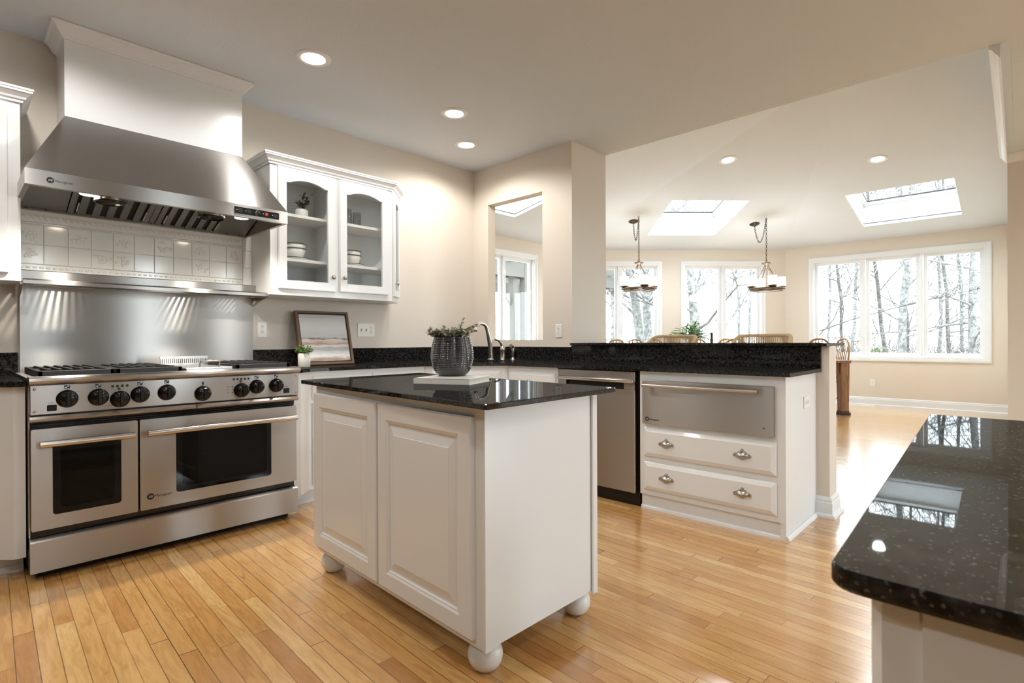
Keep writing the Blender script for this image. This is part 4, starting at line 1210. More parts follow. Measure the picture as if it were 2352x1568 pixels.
# book, vase and eucalyptus on the island
t = thing('book', 'white hardcover book lying under the ribbed vase on the island', 'book', (1.59, 1.88, 0.8895))
ang = math.radians(114)
o = Vector((1.487, 1.652, 0.8895)); ua = Vector((math.cos(ang), math.sin(ang), 0)); ub = Vector((math.sin(ang), -math.cos(ang), 0))
fb = Fr(o, ub, ua, (0, 0, 1))
LA, LB = 0.262, 0.235
MB(fb).box(0, LB, 0, LA, 0, 0.0026).box(0, LB, 0, LA, 0.0225, 0.0251).box(0, 0.003, 0, LA, 0.0, 0.0251).build('cover', M['cover'], t)
MB(fb).box(0.003, LB - 0.004, 0.004, LA - 0.004, 0.0027, 0.0224).build('pages', M['paper'], t)
VC = Vector((1.592, 1.885, 0.8895 + 0.0252))
prof = []
NR = 22
KEY = ((0, 0.060), (0.08, 0.074), (0.2, 0.088), (0.45, 0.0985), (0.62, 0.098), (0.8, 0.093), (1.0, 0.083))
for i in range(NR * 4 + 1):
    s = i / (NR * 4)
    for (s0, r0), (s1, r1) in zip(KEY, KEY[1:]):
        if s0 <= s <= s1: r = r0 + (r1 - r0) * (s - s0) / (s1 - s0)
    prof.append((r + 0.0013 * math.cos(i / 4 * 2 * math.pi), 0.176 * s))
prof = [(0.02, 0.0)] + prof + [(prof[-1][0] - 0.006, 0.174), (0.080, 0.12), (0.055, 0.03), (0.01, 0.02)]
lobe = lambda th, i: 1 - 0.10 * (1 - abs(math.cos(th * 4 + 0.5)) ** 0.6) * min(1.0, max(0.0, (i - 12) / 40))
m = MB().lathe(VC, prof, 112, rad=lobe)
solo(m, 'vase', M['vase'], 'dark ribbed glass vase standing on the white book', 'vase', origin=VC)
t = thing('eucalyptus_bunch', 'bunch of pale eucalyptus sprigs in the ribbed vase', 'plant', VC + Vector((0, 0, 0.03)))
rng = random.Random(21)
st, lf, lp = MB(), MB(), MB()
right = Vector((0.687, -0.726, 0))
for k in range(44):
    d = rdir(rng, 0.35)
    L = rng.uniform(0.025, 0.055)
    if k == 0: d = Vector((right.x * 0.35, right.y * 0.35, 1.0)).normalized(); L = 0.085
    if k == 1: d = Vector((right.x * 1.0, right.y * 1.0, 0.9)).normalized(); L = 0.085
    if k == 2: d = Vector((-right.x * 1.0, -right.y * 1.0, 0.6)).normalized(); L = 0.06
    p0 = VC + Vector((rng.uniform(-0.01, 0.01), rng.uniform(-0.01, 0.01), 0.05)); p1 = VC + Vector((d.x * 0.065, d.y * 0.065, 0.172)); p2 = p1 + d * L
    st.tube([p0, p1, p2], 0.0013, 5)
    pale = k % 5 == 0
    for j in range(9):
        qp = p1.lerp(p2, j / 8)
        for q in range(2):
            e = rdir(rng, -0.1)
            leaf(lp if pale else lf, qp, (e + d * 0.3).normalized(), (0, 0, 1), rng.uniform(0.018, 0.026), rng.uniform(0.016, 0.022))
st.build('stem', M['stem'], t); lf.build('foliage', M['leafe'], t); lp.build('pale_foliage', M['leafp'], t)

# ------------------------------------------------------------------ on the counter and the walls
t = thing('picture', 'framed abstract seascape painting leaning on the black backsplash', 'picture', (2.0, 3.84, ZT + 0.001))
P0 = Vector((1.785, 3.815, ZT + 0.003)); P1 = Vector((2.215, 3.815, ZT + 0.003))
v = Vector((0, 0.105, 0.405)); Hh = v.length; v.normalize()
u = Vector((1, 0, 0)); fP = Fr(P0, u, v, u.cross(v)); Wp = 0.43
MB().slab(rect(0, 0, Wp, Hh), [rect(0.018, 0.018, Wp - 0.018, Hh - 0.018)], fP, -0.03, 0.006).build('frame', M['frame'], t)
MB(fP).box(0.018, Wp - 0.018, 0.018, Hh - 0.018, -0.03, -0.022).build('backing', M['ink'], t)
cv = MB(fP).box(0.026, Wp - 0.026, 0.026, Hh - 0.026, -0.021, -0.002).build('canvas', M['canvas'], t)
def small_plant(c, label):
    rng = random.Random(5)
    c = Vector(c)
    t = thing('potted_plant', label, 'plant', c)
    MB().lathe(c, [(0.036, 0), (0.040, 0.004), (0.042, 0.094), (0.040, 0.096), (0.038, 0.094), (0.038, 0.08)], 28).build('pot', M['ceramic'], t)
    MB().lathe(c, [(0.0375, 0.078), (0.0375, 0.082)], 20).build('soil', M['soil'], t)
    st, lf = MB(), MB()
    for k in range(46):
        d = rdir(rng, 0.0)
        p0 = c + Vector((0, 0, 0.08)); p1 = p0 + Vector((d.x * 0.062, d.y * 0.062, 0.012 + max(d.z, 0) * 0.055))
        st.tube([p0, p0.lerp(p1, 0.5) + Vector((0, 0, 0.015)), p1], 0.0009, 4)
        for j in range(7):
            e = rdir(rng, -0.2)
            leaf(lf, p0.lerp(p1, 0.45 + 0.55 * j / 6) + Vector((0, 0, 0.004)), e, (0, 0, 1), rng.uniform(0.012, 0.018), rng.uniform(0.009, 0.013))
    st.build('stem', M['stem'], t); lf.build('foliage', M['leaf'], t)
small_plant((1.705, 3.60, ZT), 'small green plant in a white pot beside the painting')

def faucet_parts():
    u = Vector((0.687, -0.726, 0)).normalized(); f = Vector((0.726, 0.687, 0)).normalized()
    base = f * 4.96
    P = lambda lat, dep, z: Vector((base.x, base.y, 0)) + u * lat + f * dep + Vector((0, 0, z))
    t = thing('faucet', 'brushed nickel gooseneck faucet spout at the corner sink', 'faucet', P(-0.196, 0, ZT))
    a = [P(-0.196, 0, ZT), P(-0.196, 0, ZT + 0.012)]
    MB().lathe(a[0], [(0.033, 0), (0.033, 0.006), (0.028, 0.012)], 24).build('base_ring', M['nickel'], t)
    pts, rs = [], []
    for i in range(25):
        s = i / 24
        if s < 0.5:
            q = s / 0.5
            pts.append(P(-0.196 - 0.035 * q ** 2, -0.05 * q ** 2, ZT + 0.01 + 0.265 * q)); rs.append(0.026 - 0.011 * q)
        else:
            q = (s - 0.5) / 0.5; th = math.pi * 1.02 * q
            pts.append(P(-0.231 - 0.048 * (1 - math.cos(th)), -0.05 - 0.09 * (1 - math.cos(th)) * 0.9, ZT + 0.275 + 0.058 * math.sin(th))); rs.append(0.015 + 0.001 * q)
    MB().tube(pts, rs, 16).build('spout', M['nickel'], t)
    MB().lathe(pts[-1], [(0.018, -0.006), (0.019, 0.012), (0.013, 0.014)], 16, axis=pts[-1] - pts[-2]).build('nozzle', M['nickel'], t)
    t = thing('faucet_lever', 'brushed nickel lever handle right of the faucet spout', 'faucet handle', P(-0.086, 0, ZT))
    MB().lathe(P(-0.086, 0, ZT), [(0.030, 0), (0.028, 0.006), (0.026, 0.010), (0.027, 0.085), (0.029, 0.09), (0.027, 0.10), (0.018, 0.13), (0.008, 0.14)], 24).build('body', M['nickel'], t)
    MB().tube([P(-0.086, 0, ZT + 0.115), P(-0.10, -0.01, ZT + 0.15), P(-0.125, -0.03, ZT + 0.178), P(-0.16, -0.06, ZT + 0.188)], [0.017, 0.013, 0.010, 0.009], 12).build('lever', M['nickel'], t)
    t = thing('sink_sprayer', 'brushed nickel side sprayer at the right of the sink', 'sprayer', P(0.008, 0, ZT))
    MB().lathe(P(0.008, 0, ZT), [(0.027, 0), (0.025, 0.008), (0.014, 0.014), (0.014, 0.03), (0.0155, 0.032), (0.0165, 0.11), (0.012, 0.12)], 20).build('body', M['nickel'], t)
    MB().tube([P(0.008, 0.005, ZT + 0.105), P(0.0, -0.012, ZT + 0.125), P(-0.012, -0.035, ZT + 0.128)], [0.014, 0.018, 0.017], 14).build('spray_head', M['nickel'], t)
faucet_parts()

def outlet(fr, a, b, label, horizontal=False, gang=1, name='outlet', cat='outlet'):
    t = thing(name, label, cat, fr((a, b, 0)))
    w, h = (0.070 + 0.046 * (gang - 1), 0.115)
    f = sub(fr, a, b)
    if horizontal: f = Fr(f.o, f.v, -f.u, f.n)
    MB(f).box(-w / 2, w / 2, -h / 2, h / 2, 0.0, 0.006, 0.0025).build('cover_plate', M['plate'], t)
    for k in range(gang):
        cx = (k - (gang - 1) / 2) * 0.046
        if gang == 1 or k == gang - 1:
            for s in (-1, 1):
                o = MB(f).lathe((cx, s * 0.0195, 0.006), [(0.0165, 0), (0.016, 0.002)], 20, axis=(0, 0, 1)).build('receptacle', M['plate'], t)
                MB(f).box(cx - 0.0078, cx - 0.0052, s * 0.0195, s * 0.0195 + 0.009, 0.007, 0.0084).box(cx + 0.0052, cx + 0.0078, s * 0.0195, s * 0.0195 + 0.009, 0.007, 0.0084).lathe((cx, s * 0.0195 - 0.007, 0.007), [(0.003, 0), (0.003, 0.0014)], 8, axis=(0, 0, 1)).build('slot', M['slot'], o)
        else:
            MB(f).box(cx - 0.005, cx + 0.005, -0.011, 0.011, 0.006, 0.0075).build('toggle_slot', M['slot'], t)
            MB(f).box(cx - 0.0038, cx + 0.0038, -0.006, 0.004, 0.006, 0.018, 0.001).build('toggle', M['plate'], t)
        MB(f).lathe((cx, 0, 0.006), [(0.003, 0), (0.0025, 0.001)], 8, axis=(0, 0, 1)).build('screw', M['pewter'], t)
gW = Fr((0, YW, 0), (1, 0, 0), (0, 0, 1), (0, -1, 0))
gS = Fr((XW, 0, 0), (0, -1, 0), (0, 0, 1), (-1, 0, 0))
gC = Fr((10.3, 0, 0), (0, -1, 0), (0, 0, 1), (-1, 0, 0))
outlet(gW, 1.575, 1.161, 'white duplex outlet on the wall right beside the steel backguard')
outlet(gW, 2.428, 1.166, 'white three-gang plate with two toggles and an outlet', gang=3, name='switch_plate', cat='switch plate')
outlet(gS, -2.902, 1.154, 'white duplex outlet on the wall right of the pass-through')
outlet(Fr((0, 0.90, 0), (1, 0, 0), (0, 0, 1), (0, -1, 0)), 3.44, 0.709, 'white outlet set sideways in the end panel of the peninsula', horizontal=True)
outlet(gC, -1.72, 0.36, 'white outlet low on the dining wall below the big window')
outlet(Fr((6.76, 0, 0), (0, -1, 0), (0, 0, 1), (-1, 0, 0)), 0.10, 1.42, 'white plate cut by the right edge of the photo on the tan wall', name='switch_plate', cat='switch plate')

# ------------------------------------------------------------------ counter in the right foreground
CT = 0.8955
t = thing('base_cabinet', 'white cabinet under the near black counter in the right foreground', 'cabinet', (1.0, -0.5, 0))
MB().prism([(0.500, -1.55), (1.57, -1.55), (1.575, 0.122), (0.508, 0.086), (0.500, 0.078)], 0.095, CT - 0.0175).build('body', M['white'], t)
MB().box(0.56, 1.55, -1.55, 0.05, 0, 0.095).build('toe_board', M['white'], t)
MB().box(0.4945, 0.500, -1.55, 0.052, 0.11, CT - 0.018).box(0.4965, 0.500, 0.054, 0.077, CT - 0.034, CT - 0.0178).build('end_panel', M['white'], t)
near = [Vector(p) for p in ((0.474, -1.6), (1.60, -1.6), (1.607, 0.155), (0.478, 0.111))]
pl = []
for i, p in enumerate(near):
    a, b = near[i - 1], near[(i + 1) % 4]
    u, v = (a - p).normalized(), (b - p).normalized()
    r = 0.022 if i == 3 else 0.004
    for k in range(6):
        s = k / 5
        pl.append(tuple(p + u * (r * (1 - s) ** 2) + v * (r * s ** 2)))
cc = Vector((1.03, -0.74))
q = lambda f: [tuple(cc + (Vector(p) - cc) * f) for p in pl]
m = MB().loft([[(x, y, z) for x, y in P] for P, z in ((q(0.997), CT - 0.0172), (pl, CT - 0.014), (pl, CT - 0.003), (q(0.9975), CT))])
solo(m, 'countertop', M['granite'], 'black granite countertop with rounded corner in the right foreground', 'countertop')

# ------------------------------------------------------------------ dining furniture
NN, EE = Vector((1 / R2, 1 / R2, 0)), Vector((1 / R2, -1 / R2, 0))
def bay(d, s, z=0.0): return NN * d + EE * s + Vector((0, 0, z))
FT = Fr((0, 0, 0), EE, NN, (0, 0, 1))          # a along the table, b away from the camera
t = thing('dining_table', 'long brown wooden dining table with heavy square legs', 'table', bay(7.93, 3.09))
TZ = 0.772
MB(FT).box(1.20, 4.99, 7.415, 8.445, TZ - 0.038, TZ, 0.004).build('table_top', M['tablewood'], t)
for s in (1.27, 4.91):
    for d in (7.48, 8.38):
        rings = []
        for z, w_ in ((0.052, 0.050), (0.10, 0.050), (0.55, 0.057), (TZ - 0.038, 0.058)):
            c = (s, d)
            rings.append([(c[0] + i * w_, c[1] + j * w_, z) for i, j in ((-1, -1), (1, -1), (1, 1), (-1, 1))])
        lg = MB(FT).loft(rings).build('leg', M['tablewood'], t)
        MB(FT).box(s - 0.070, s + 0.070, d - 0.070, d + 0.070, 0.0, 0.035, 0.006).box(s - 0.058, s + 0.058, d - 0.058, d + 0.058, 0.035, 0.055, 0.006).build('foot_block', M['darkwood'], lg)
for d in (7.48, 8.38):
    pts = [(1.33, TZ - 0.038), (4.85, TZ - 0.038), (4.85, TZ - 0.20), (4.80, TZ - 0.19), (4.72, TZ - 0.155), (4.64, TZ - 0.145), (4.55, TZ - 0.115), (1.63, TZ - 0.115), (1.54, TZ - 0.145), (1.46, TZ - 0.155), (1.38, TZ - 0.19), (1.33, TZ - 0.20)]
    f = Fr(NN * d, EE, (0, 0, 1), -NN)
    MB().slab(pts, [], f, -0.012, 0.012).build('apron', M['tablewood'], t)
for s in (1.27, 4.91):
    MB(FT).box(s - 0.012, s + 0.012, 7.54, 8.32, TZ - 0.14, TZ - 0.038).build('apron', M['tablewood'], t)

def windsor():
    t = thing('windsor_chair', 'x', 'chair', (0, 0, 0))
    seat = []
    for z, q in ((0.43, 0.90), (0.44, 0.98), (0.455, 1.0), (0.462, 0.96)):
        seat.append([(0.225 * q * math.copysign(abs(math.cos(a)) ** 0.7, math.cos(a)), 0.205 * q * math.copysign(abs(math.sin(a)) ** 0.7, math.sin(a)), z) for a in [2 * math.pi * k / 28 for k in range(28)]])
    MB().loft(seat).build('seat', M['oak'], t, local=True)
    for sx in (-1, 1):
        for yy, ye in ((0.13, 0.19), (-0.13, -0.22)):
            MB().tube([(sx * 0.14, yy, 0.44), (sx * 0.17, (yy + ye) / 2, 0.25), (sx * 0.205, ye, 0.0)], [0.013, 0.019, 0.011], 8).build('leg', M['oak'], t, local=True)
    MB().tube([(-0.175, 0.165, 0.20), (-0.175, -0.18, 0.20)], 0.010, 8).tube([(0.175, 0.165, 0.20), (0.175, -0.18, 0.20)], 0.010, 8).tube([(-0.175, 0, 0.20), (0.175, 0, 0.20)], 0.010, 8).build('stretcher', M['oak'], t, local=True)
    bow = []
    for k in range(25):
        a = math.pi * k / 24
        x = 0.205 * math.copysign(abs(math.cos(a)) ** 0.75, math.cos(a)); z = 0.455 + 0.62 * math.sin(a) ** 0.62
        bow.append((x, -0.165 - 0.12 * (z - 0.455) / 0.62, z))
    MB().tube(bow, 0.0125, 10).build('bow_back', M['oak'], t, local=True)
    sp = MB()
    for k in range(7):
        x = -0.132 + 0.044 * k
        a = math.acos(min(1, abs(x / 0.205) ** (1 / 0.75)))
        zt = 0.455 + 0.62 * math.sin(a) ** 0.62
        sp.tube([(x * 0.85, -0.165, 0.455), (x * 0.93, -0.165 - 0.12 * 0.5 * (zt - 0.455) / 0.62, (0.455 + zt) / 2), (x, -0.165 - 0.12 * (zt - 0.455) / 0.62, zt)], [0.006, 0.008, 0.005], 6)
    sp.build('spindles', M['oak'], t, local=True)
    return t
wc = windsor()
def chair(back, rot, label, first=[True]):
    """back = ground point under the top of the back"""
    f = Vector((-math.sin(rot), math.cos(rot), 0))
    loc = Vector((back[0], back[1], 0)) + f * 0.28
    g = 'windsor chairs around the dining table'
    if first[0]:
        first[0] = False
        wc.location = loc; wc.rotation_euler.z = rot; wc['label'] = label; wc['group'] = g
        return wc
    return dup(wc, loc, rot, label, g)
A135, A45 = math.radians(135), math.radians(-45)
chair((7.50, 4.76), A135, 'leftmost windsor chair behind the bar, beside the wall column')
chair((7.71, 4.54), A135 + 0.1, 'second windsor chair from the wall column, across the table')
chair((7.90, 4.30), A135, 'third windsor chair from the wall column, left of the first rope stool')
chair((8.41, 3.80), A135 - 0.05, 'windsor chair just right of the first rope stool, behind the table')
chair((8.73, 3.46), A135, 'windsor chair in front of the middle window, left of the second rope stool')
chair(bay(7.93, 5.21)[:2], math.radians(45), 'windsor chair at the table end whose spindles show above the table corner')
chair((7.14, 2.71), A45, 'windsor chair on the near side of the table, left of the second rope stool')
chair((7.89, 1.91), A45, 'windsor chair at the right end of the bar, near side of the table')

def stool():
    t = thing('bar_stool', 'x', 'bar stool', (0, 0, 0))
    MB().box(-0.215, 0.215, -0.20, 0.20, 0.70, 0.745, 0.02, 2).build('seat', M['rope'], t, local=True)
    for sx in (-1, 1):
        for sy_ in (-1, 1):
            MB().tube([(sx * 0.19, sy_ * 0.175, 0.705), (sx * 0.225, sy_ * 0.21, 0.0)], [0.016, 0.012], 8).build('leg', M['oak'], t, local=True)
    MB().tube([(-0.213, 0.195, 0.23), (0.213, 0.195, 0.23), (0.213, -0.195, 0.23), (-0.213, -0.195, 0.23)], 0.010, 8, closed=True).build('footrest', M['oak'], t, local=True)
    def arc(z, off=0.0, n=25):
        out = []
        for k in range(n):
            a = -1 + 2 * k / (n - 1)
            x = 0.215 * math.sin(a * math.pi / 2 * 0.98)
            y = -0.215 + 0.20 * (abs(a) ** 3.2)
            zz = z - off * abs(a) ** 8
            out.append((x, y, zz))
        return out
    MB().tube(arc(1.105, 0.10), 0.013, 10).tube(arc(0.86, 0.0), 0.011, 10).build('back_frame', M['rope'], t, local=True)
    for x in (-0.212, 0.212):
        MB().tube([(x, -0.02, 0.72), (x, -0.02, 1.01)], 0.011, 8).build('back_post', M['rope'], t, local=True)
    r = MB()
    A, B = arc(1.105, 0.10, 47), arc(0.86, 0.0, 47)
    for p, q_ in zip(A[1:-1], B[1:-1]):
        p, q_ = Vector(p), Vector(q_)
        for o in (-0.014, 0.014):
            n = Vector((p.x * 0.6, p.y, 0)).normalized() * o
            r.tube([p + n, (p + q_) / 2 + n * 0.5, q_ + n], 0.0032, 5)
        r.tube([p + Vector((0, 0, 0.013)), p - Vector((0, 0.013, 0.004)), p - Vector((0, 0, 0.013)), p + Vector((0, 0.013, 0.0))], 0.0032, 5, closed=True)
    r.build('rope_weave', M['rope'], t, local=True)
    return t
s0 = stool()
s0.location = (4.36, 2.245, 0); s0.rotation_euler.z = math.radians(90); s0['label'] = 'left rope-backed bar stool behind the bar ledge'; s0['group'] = 'rope bar stools at the bar'
dup(s0, (4.34, 1.475, 0), math.radians(90), 'right rope-backed bar stool behind the bar ledge', 'rope bar stools at the bar')

# fern and candle on the table
rng = random.Random(33)
c = Vector((7.56, 3.52, TZ))
t = thing('potted_plant', 'feathery green plant in a white pot on the dining table', 'plant', c)
MB().lathe(c, [(0.07, 0), (0.085, 0.01), (0.10, 0.12), (0.085, 0.24), (0.07, 0.28), (0.066, 0.28), (0.07, 0.20)], 24).build('pot', M['ceramic'], t)
st, lf = MB(), MB()
for k in range(60):
    d = rdir(rng, 0.0)
    L = rng.uniform(0.20, 0.36)
    p0 = c + Vector((0, 0, 0.26)); p1 = p0 + Vector((d.x * L * 0.45, d.y * L * 0.45, 0.08 + L * 0.45 * max(d.z, 0.1)))
    p2 = p1 + Vector((d.x * L * 0.55, d.y * L * 0.55, L * 0.5 * (d.z - 0.45)))
    st.tube([p0, p1, p2], 0.0018, 4)
    for j in range(14):
        s = j / 13
        b = p0.lerp(p1, s * 2) if s < 0.5 else p1.lerp(p2, s * 2 - 1)
        for z in (-1, 1):
            e = Vector((-d.y, d.x, 0)) * z + d * 0.4 + Vector((0, 0, rng.uniform(-0.3, 0.4)))
            if s > 0.25: leaf(lf, b, e, (0, 0, 1), rng.uniform(0.03, 0.05), rng.uniform(0.018, 0.028))
st.build('stem', M['stem'], t); lf.build('foliage', M['leaf'], t)
c = Vector((7.76, 3.29, TZ))
t = thing('candlestick', 'dark red candle in a stick holder on the dining table', 'candle', c)
MB().lathe(c, [(0.045, 0), (0.045, 0.008), (0.012, 0.02), (0.010, 0.15), (0.020, 0.17), (0.020, 0.19)], 20).build('holder', M['brass'], t)
MB().cyl(c + Vector((0, 0, 0.185)), c + Vector((0, 0, 0.40)), 0.019, 0.018, 16).build('candle', M['candle'], t)

# ------------------------------------------------------------------ pendants on swagged chains
def chain(mb, pts, link=0.042):
    pts = [Vector(p) for p in pts]
    seg = [(pts[i + 1] - pts[i]).length for i in range(len(pts) - 1)]
    tot = sum(seg); n = int(tot / (link * 0.74))
    def at(s):
        for i, L in enumerate(seg):
            if s <= L: return pts[i].lerp(pts[i + 1], s / L), (pts[i + 1] - pts[i]).normalized()
            s -= L
        return pts[-1], (pts[-1] - pts[-2]).normalized()
    for k in range(n):
        p, d = at((k + 0.5) * tot / n)
        a = d.orthogonal().normalized(); b = d.cross(a)
        w_ = (a + b).normalized() if k % 2 else (a - b).normalized()
        mb.tube([p + d * (link / 2 * math.cos(2 * math.pi * j / 10)) + w_ * (0.0095 * math.sin(2 * math.pi * j / 10)) for j in range(10)], 0.0028, 5, closed=True)

def pendant(hook, can, label, phase):
    hook, can = Vector(hook), Vector(can)
    up = Vector((SL / R2, SL / R2, 1)).normalized()
    ctr = Vector((hook.x, hook.y, 1.825))
    t = thing('pendant_lamp', label, 'pendant lamp', ctr, 'chandeliers over the dining table')
    MB().lathe(can, [(0.075, 0.0), (0.075, -0.008), (0.05, -0.025), (0.015, -0.032), (0.008, -0.05)], 28, axis=up).build('canopy', M['bronze'], t)
    hub = ctr + Vector((0, 0, 0.40))
    ch = MB()
    MBh = MB().tube([hook + Vector((0, 0, 0.004)), hook - Vector((0, 0, 0.03)), hook - Vector((0.015, 0, 0.05)), hook - Vector((0.0, 0, 0.065)), hook - Vector((-0.012, 0, 0.05))], 0.004, 6)
    MBh.build('ceiling_hook', M['trim'], t)
    chain(ch, [hook - Vector((0, 0, 0.06)), hub + Vector((0, 0, 0.045))])
    a, b = can - Vector((0, 0, 0.05)), hook - Vector((0, 0, 0.06))
    sag = [a.lerp(b, k / 12) - Vector((0, 0, (0.30 if phase else 0.22) * 4 * (k / 12) * (1 - k / 12))) for k in range(13)]
    chain(ch, sag)
    ch.build('chain', M['bronze'], t)
    MB().tube([hub + Vector((0.025 * math.cos(k * 0.628), 0, 0.025 + 0.025 * math.sin(k * 0.628))) for k in range(10)], 0.005, 6, closed=True).build('loop', M['brass'], t)
    MB().lathe(hub, [(0.012, 0.01), (0.055, 0.004), (0.068, -0.004), (0.066, -0.012), (0.030, -0.028), (0.024, -0.06), (0.012, -0.07)], 28).build('hub', M['brass'], t)
    for k in range(4):
        th = phase + math.pi / 4 + k * math.pi / 2
        p = ctr + Vector((0.205 * math.cos(th), 0.205 * math.sin(th), 0.02)); q_ = hub + Vector((0.02 * math.cos(th), 0.02 * math.sin(th), -0.04))
        ch = MB()
        chain(ch, [q_, q_.lerp(p, 0.22)], 0.035)
        ch.tube([q_.lerp(p, 0.2), p], 0.0055, 6)
        ch.build('rod', M['bronze'], t)
    prof = [(0.190, 0.0), (0.255, 0.0), (0.260, 0.010), (0.250, 0.020), (0.200, 0.020), (0.188, 0.010)]
    rr = MB().loft([[ctr + Vector((r * math.cos(2 * math.pi * k / 48), r * math.sin(2 * math.pi * k / 48), z)) for r, z in prof] for k in range(48)], loop=True, smooth=True)
    prof = [(0.195, -0.024), (0.226, -0.024), (0.232, -0.014), (0.226, -0.006), (0.195, -0.006)]
    rr.loft([[ctr + Vector((r * math.cos(2 * math.pi * k / 48), r * math.sin(2 * math.pi * k / 48), z)) for r, z in prof] for k in range(48)], loop=True, smooth=True)
    for k in range(8):
        th = k * math.pi / 4
        rr.cyl(ctr + Vector((0.212 * math.cos(th), 0.212 * math.sin(th), -0.008)), ctr + Vector((0.212 * math.cos(th), 0.212 * math.sin(th), 0.002)), 0.006, seg=8)
    rr.build('ring', M['brass'], t)
    for k in range(4):
        th = phase + k * math.pi / 2
        c = ctr + Vector((0.215 * math.cos(th), 0.215 * math.sin(th), 0.02))
        h = MB().lathe(c, [(0.03, 0), (0.045, 0.004), (0.066, 0.014), (0.070, 0.022), (0.062, 0.030)], 24).build('shade_cup', M['brass'], t)
        MB().lathe(c, [(0.060, 0.026), (0.062, 0.03), (0.062, 0.165), (0.058, 0.165), (0.057, 0.035)], 28).build('shade', M['shade'], t)
    l = bpy.data.lights.new('bulb', 'POINT'); l.energy = 14; l.color = DAY; l.shadow_soft_size = 0.08
    o = bpy.data.objects.new('bulb', l); C.objects.link(o); o.parent = t; o.location = (0, 0, 0.11)
ph = math.radians(-46.6)
pendant((7.087, 4.103, 2.974), (7.317, 4.328, 2.909), 'left chandelier of two with chain and frosted candle shades', ph + math.radians(7))
pendant((8.515, 2.766, 2.959), (8.752, 3.019, 2.889), 'right chandelier of two with chain and frosted candle shades', ph + math.radians(-4))

m = MB(Fr((10.12, 1.80, 0), (0, -1, 0), (1, 0, 0), (0, 0, 1)))
m.box(-0.25, 0.13, -0.05, 0.05, 0.0, 0.006, 0.002)
for k in range(16): m.box(-0.235 + k * 0.022, -0.222 + k * 0.022, -0.04, 0.04, 0.006, 0.008)
solo(m, 'floor_register', M['plate'], 'white floor register near the dining wall under the big window', 'vent')

# ------------------------------------------------------------------ outside
struct(MB().box(-30, 70, -40, 80, -1.3, -1.0), 'ground', M['litter'])
def tree(x, y, h, r, seed, label, lean=(0, 0), m='bark', low=2.0, dens=1.0):
    rng = random.Random(seed)
    base = Vector((x, y, -1.0))
    t = thing('tree', label, 'tree', base, 'bare trees in the woods beyond the windows')
    tr, br = MB(), MB()
    pts, rs = [], []
    n = 12
    off = Vector((0, 0, 0))
    for i in range(n + 1):
        s = i / n
        off += Vector((rng.gauss(0, 0.07), rng.gauss(0, 0.07), 0))
        pts.append(base + Vector((lean[0] * s * h, lean[1] * s * h, s * h)) + off)
        rs.append(r * (1.15 if i == 0 else 1) * (1 - 0.82 * s))
    tr.tube(pts, rs, 10)
    def branch(p, d, L, r0, lev):
        k = 4 if lev < 3 else 3
        q = [p]; dd = d.copy()
        for i in range(k):
            dd = (dd + Vector((rng.gauss(0, 0.22), rng.gauss(0, 0.22), rng.gauss(0.06, 0.18)))).normalized()
            q.append(q[-1] + dd * (L / k))
        br.tube(q, [max(r0 * (1 - 0.75 * i / k), 0.008) for i in range(k + 1)], 4 if lev > 1 else 5, smooth=lev < 2)
        if lev >= 3: return
        for i in range(int((6 if lev == 1 else 5) * dens)):
            s = rng.uniform(0.2, 1.0); j = min(int(s * k), k - 1)
            pp = q[j].lerp(q[j + 1], s * k - j)
            nd = (dd * 0.6 + rdir(rng, -0.5) * 0.9).normalized()
            branch(pp, nd, L * rng.uniform(0.35, 0.6), r0 * 0.48, lev + 1)
    for i in range(int(21 * dens)):
        zz = rng.uniform(low, h * 0.95)
        s = zz / h; j = min(int(s * n), n - 1)
        p = pts[j].lerp(pts[j + 1], s * n - j)
        a = rng.uniform(0, 2 * math.pi)
        d = Vector((math.cos(a), math.sin(a), rng.uniform(0.0, 0.9))).normalized()
        branch(p, d, rng.uniform(1.6, 4.2) * (1 - 0.45 * s), max(r * 0.34 * (1 - 0.6 * s), 0.020), 1)
    tr.build('trunk', M[m], t); br.build('branches', M[m], t)
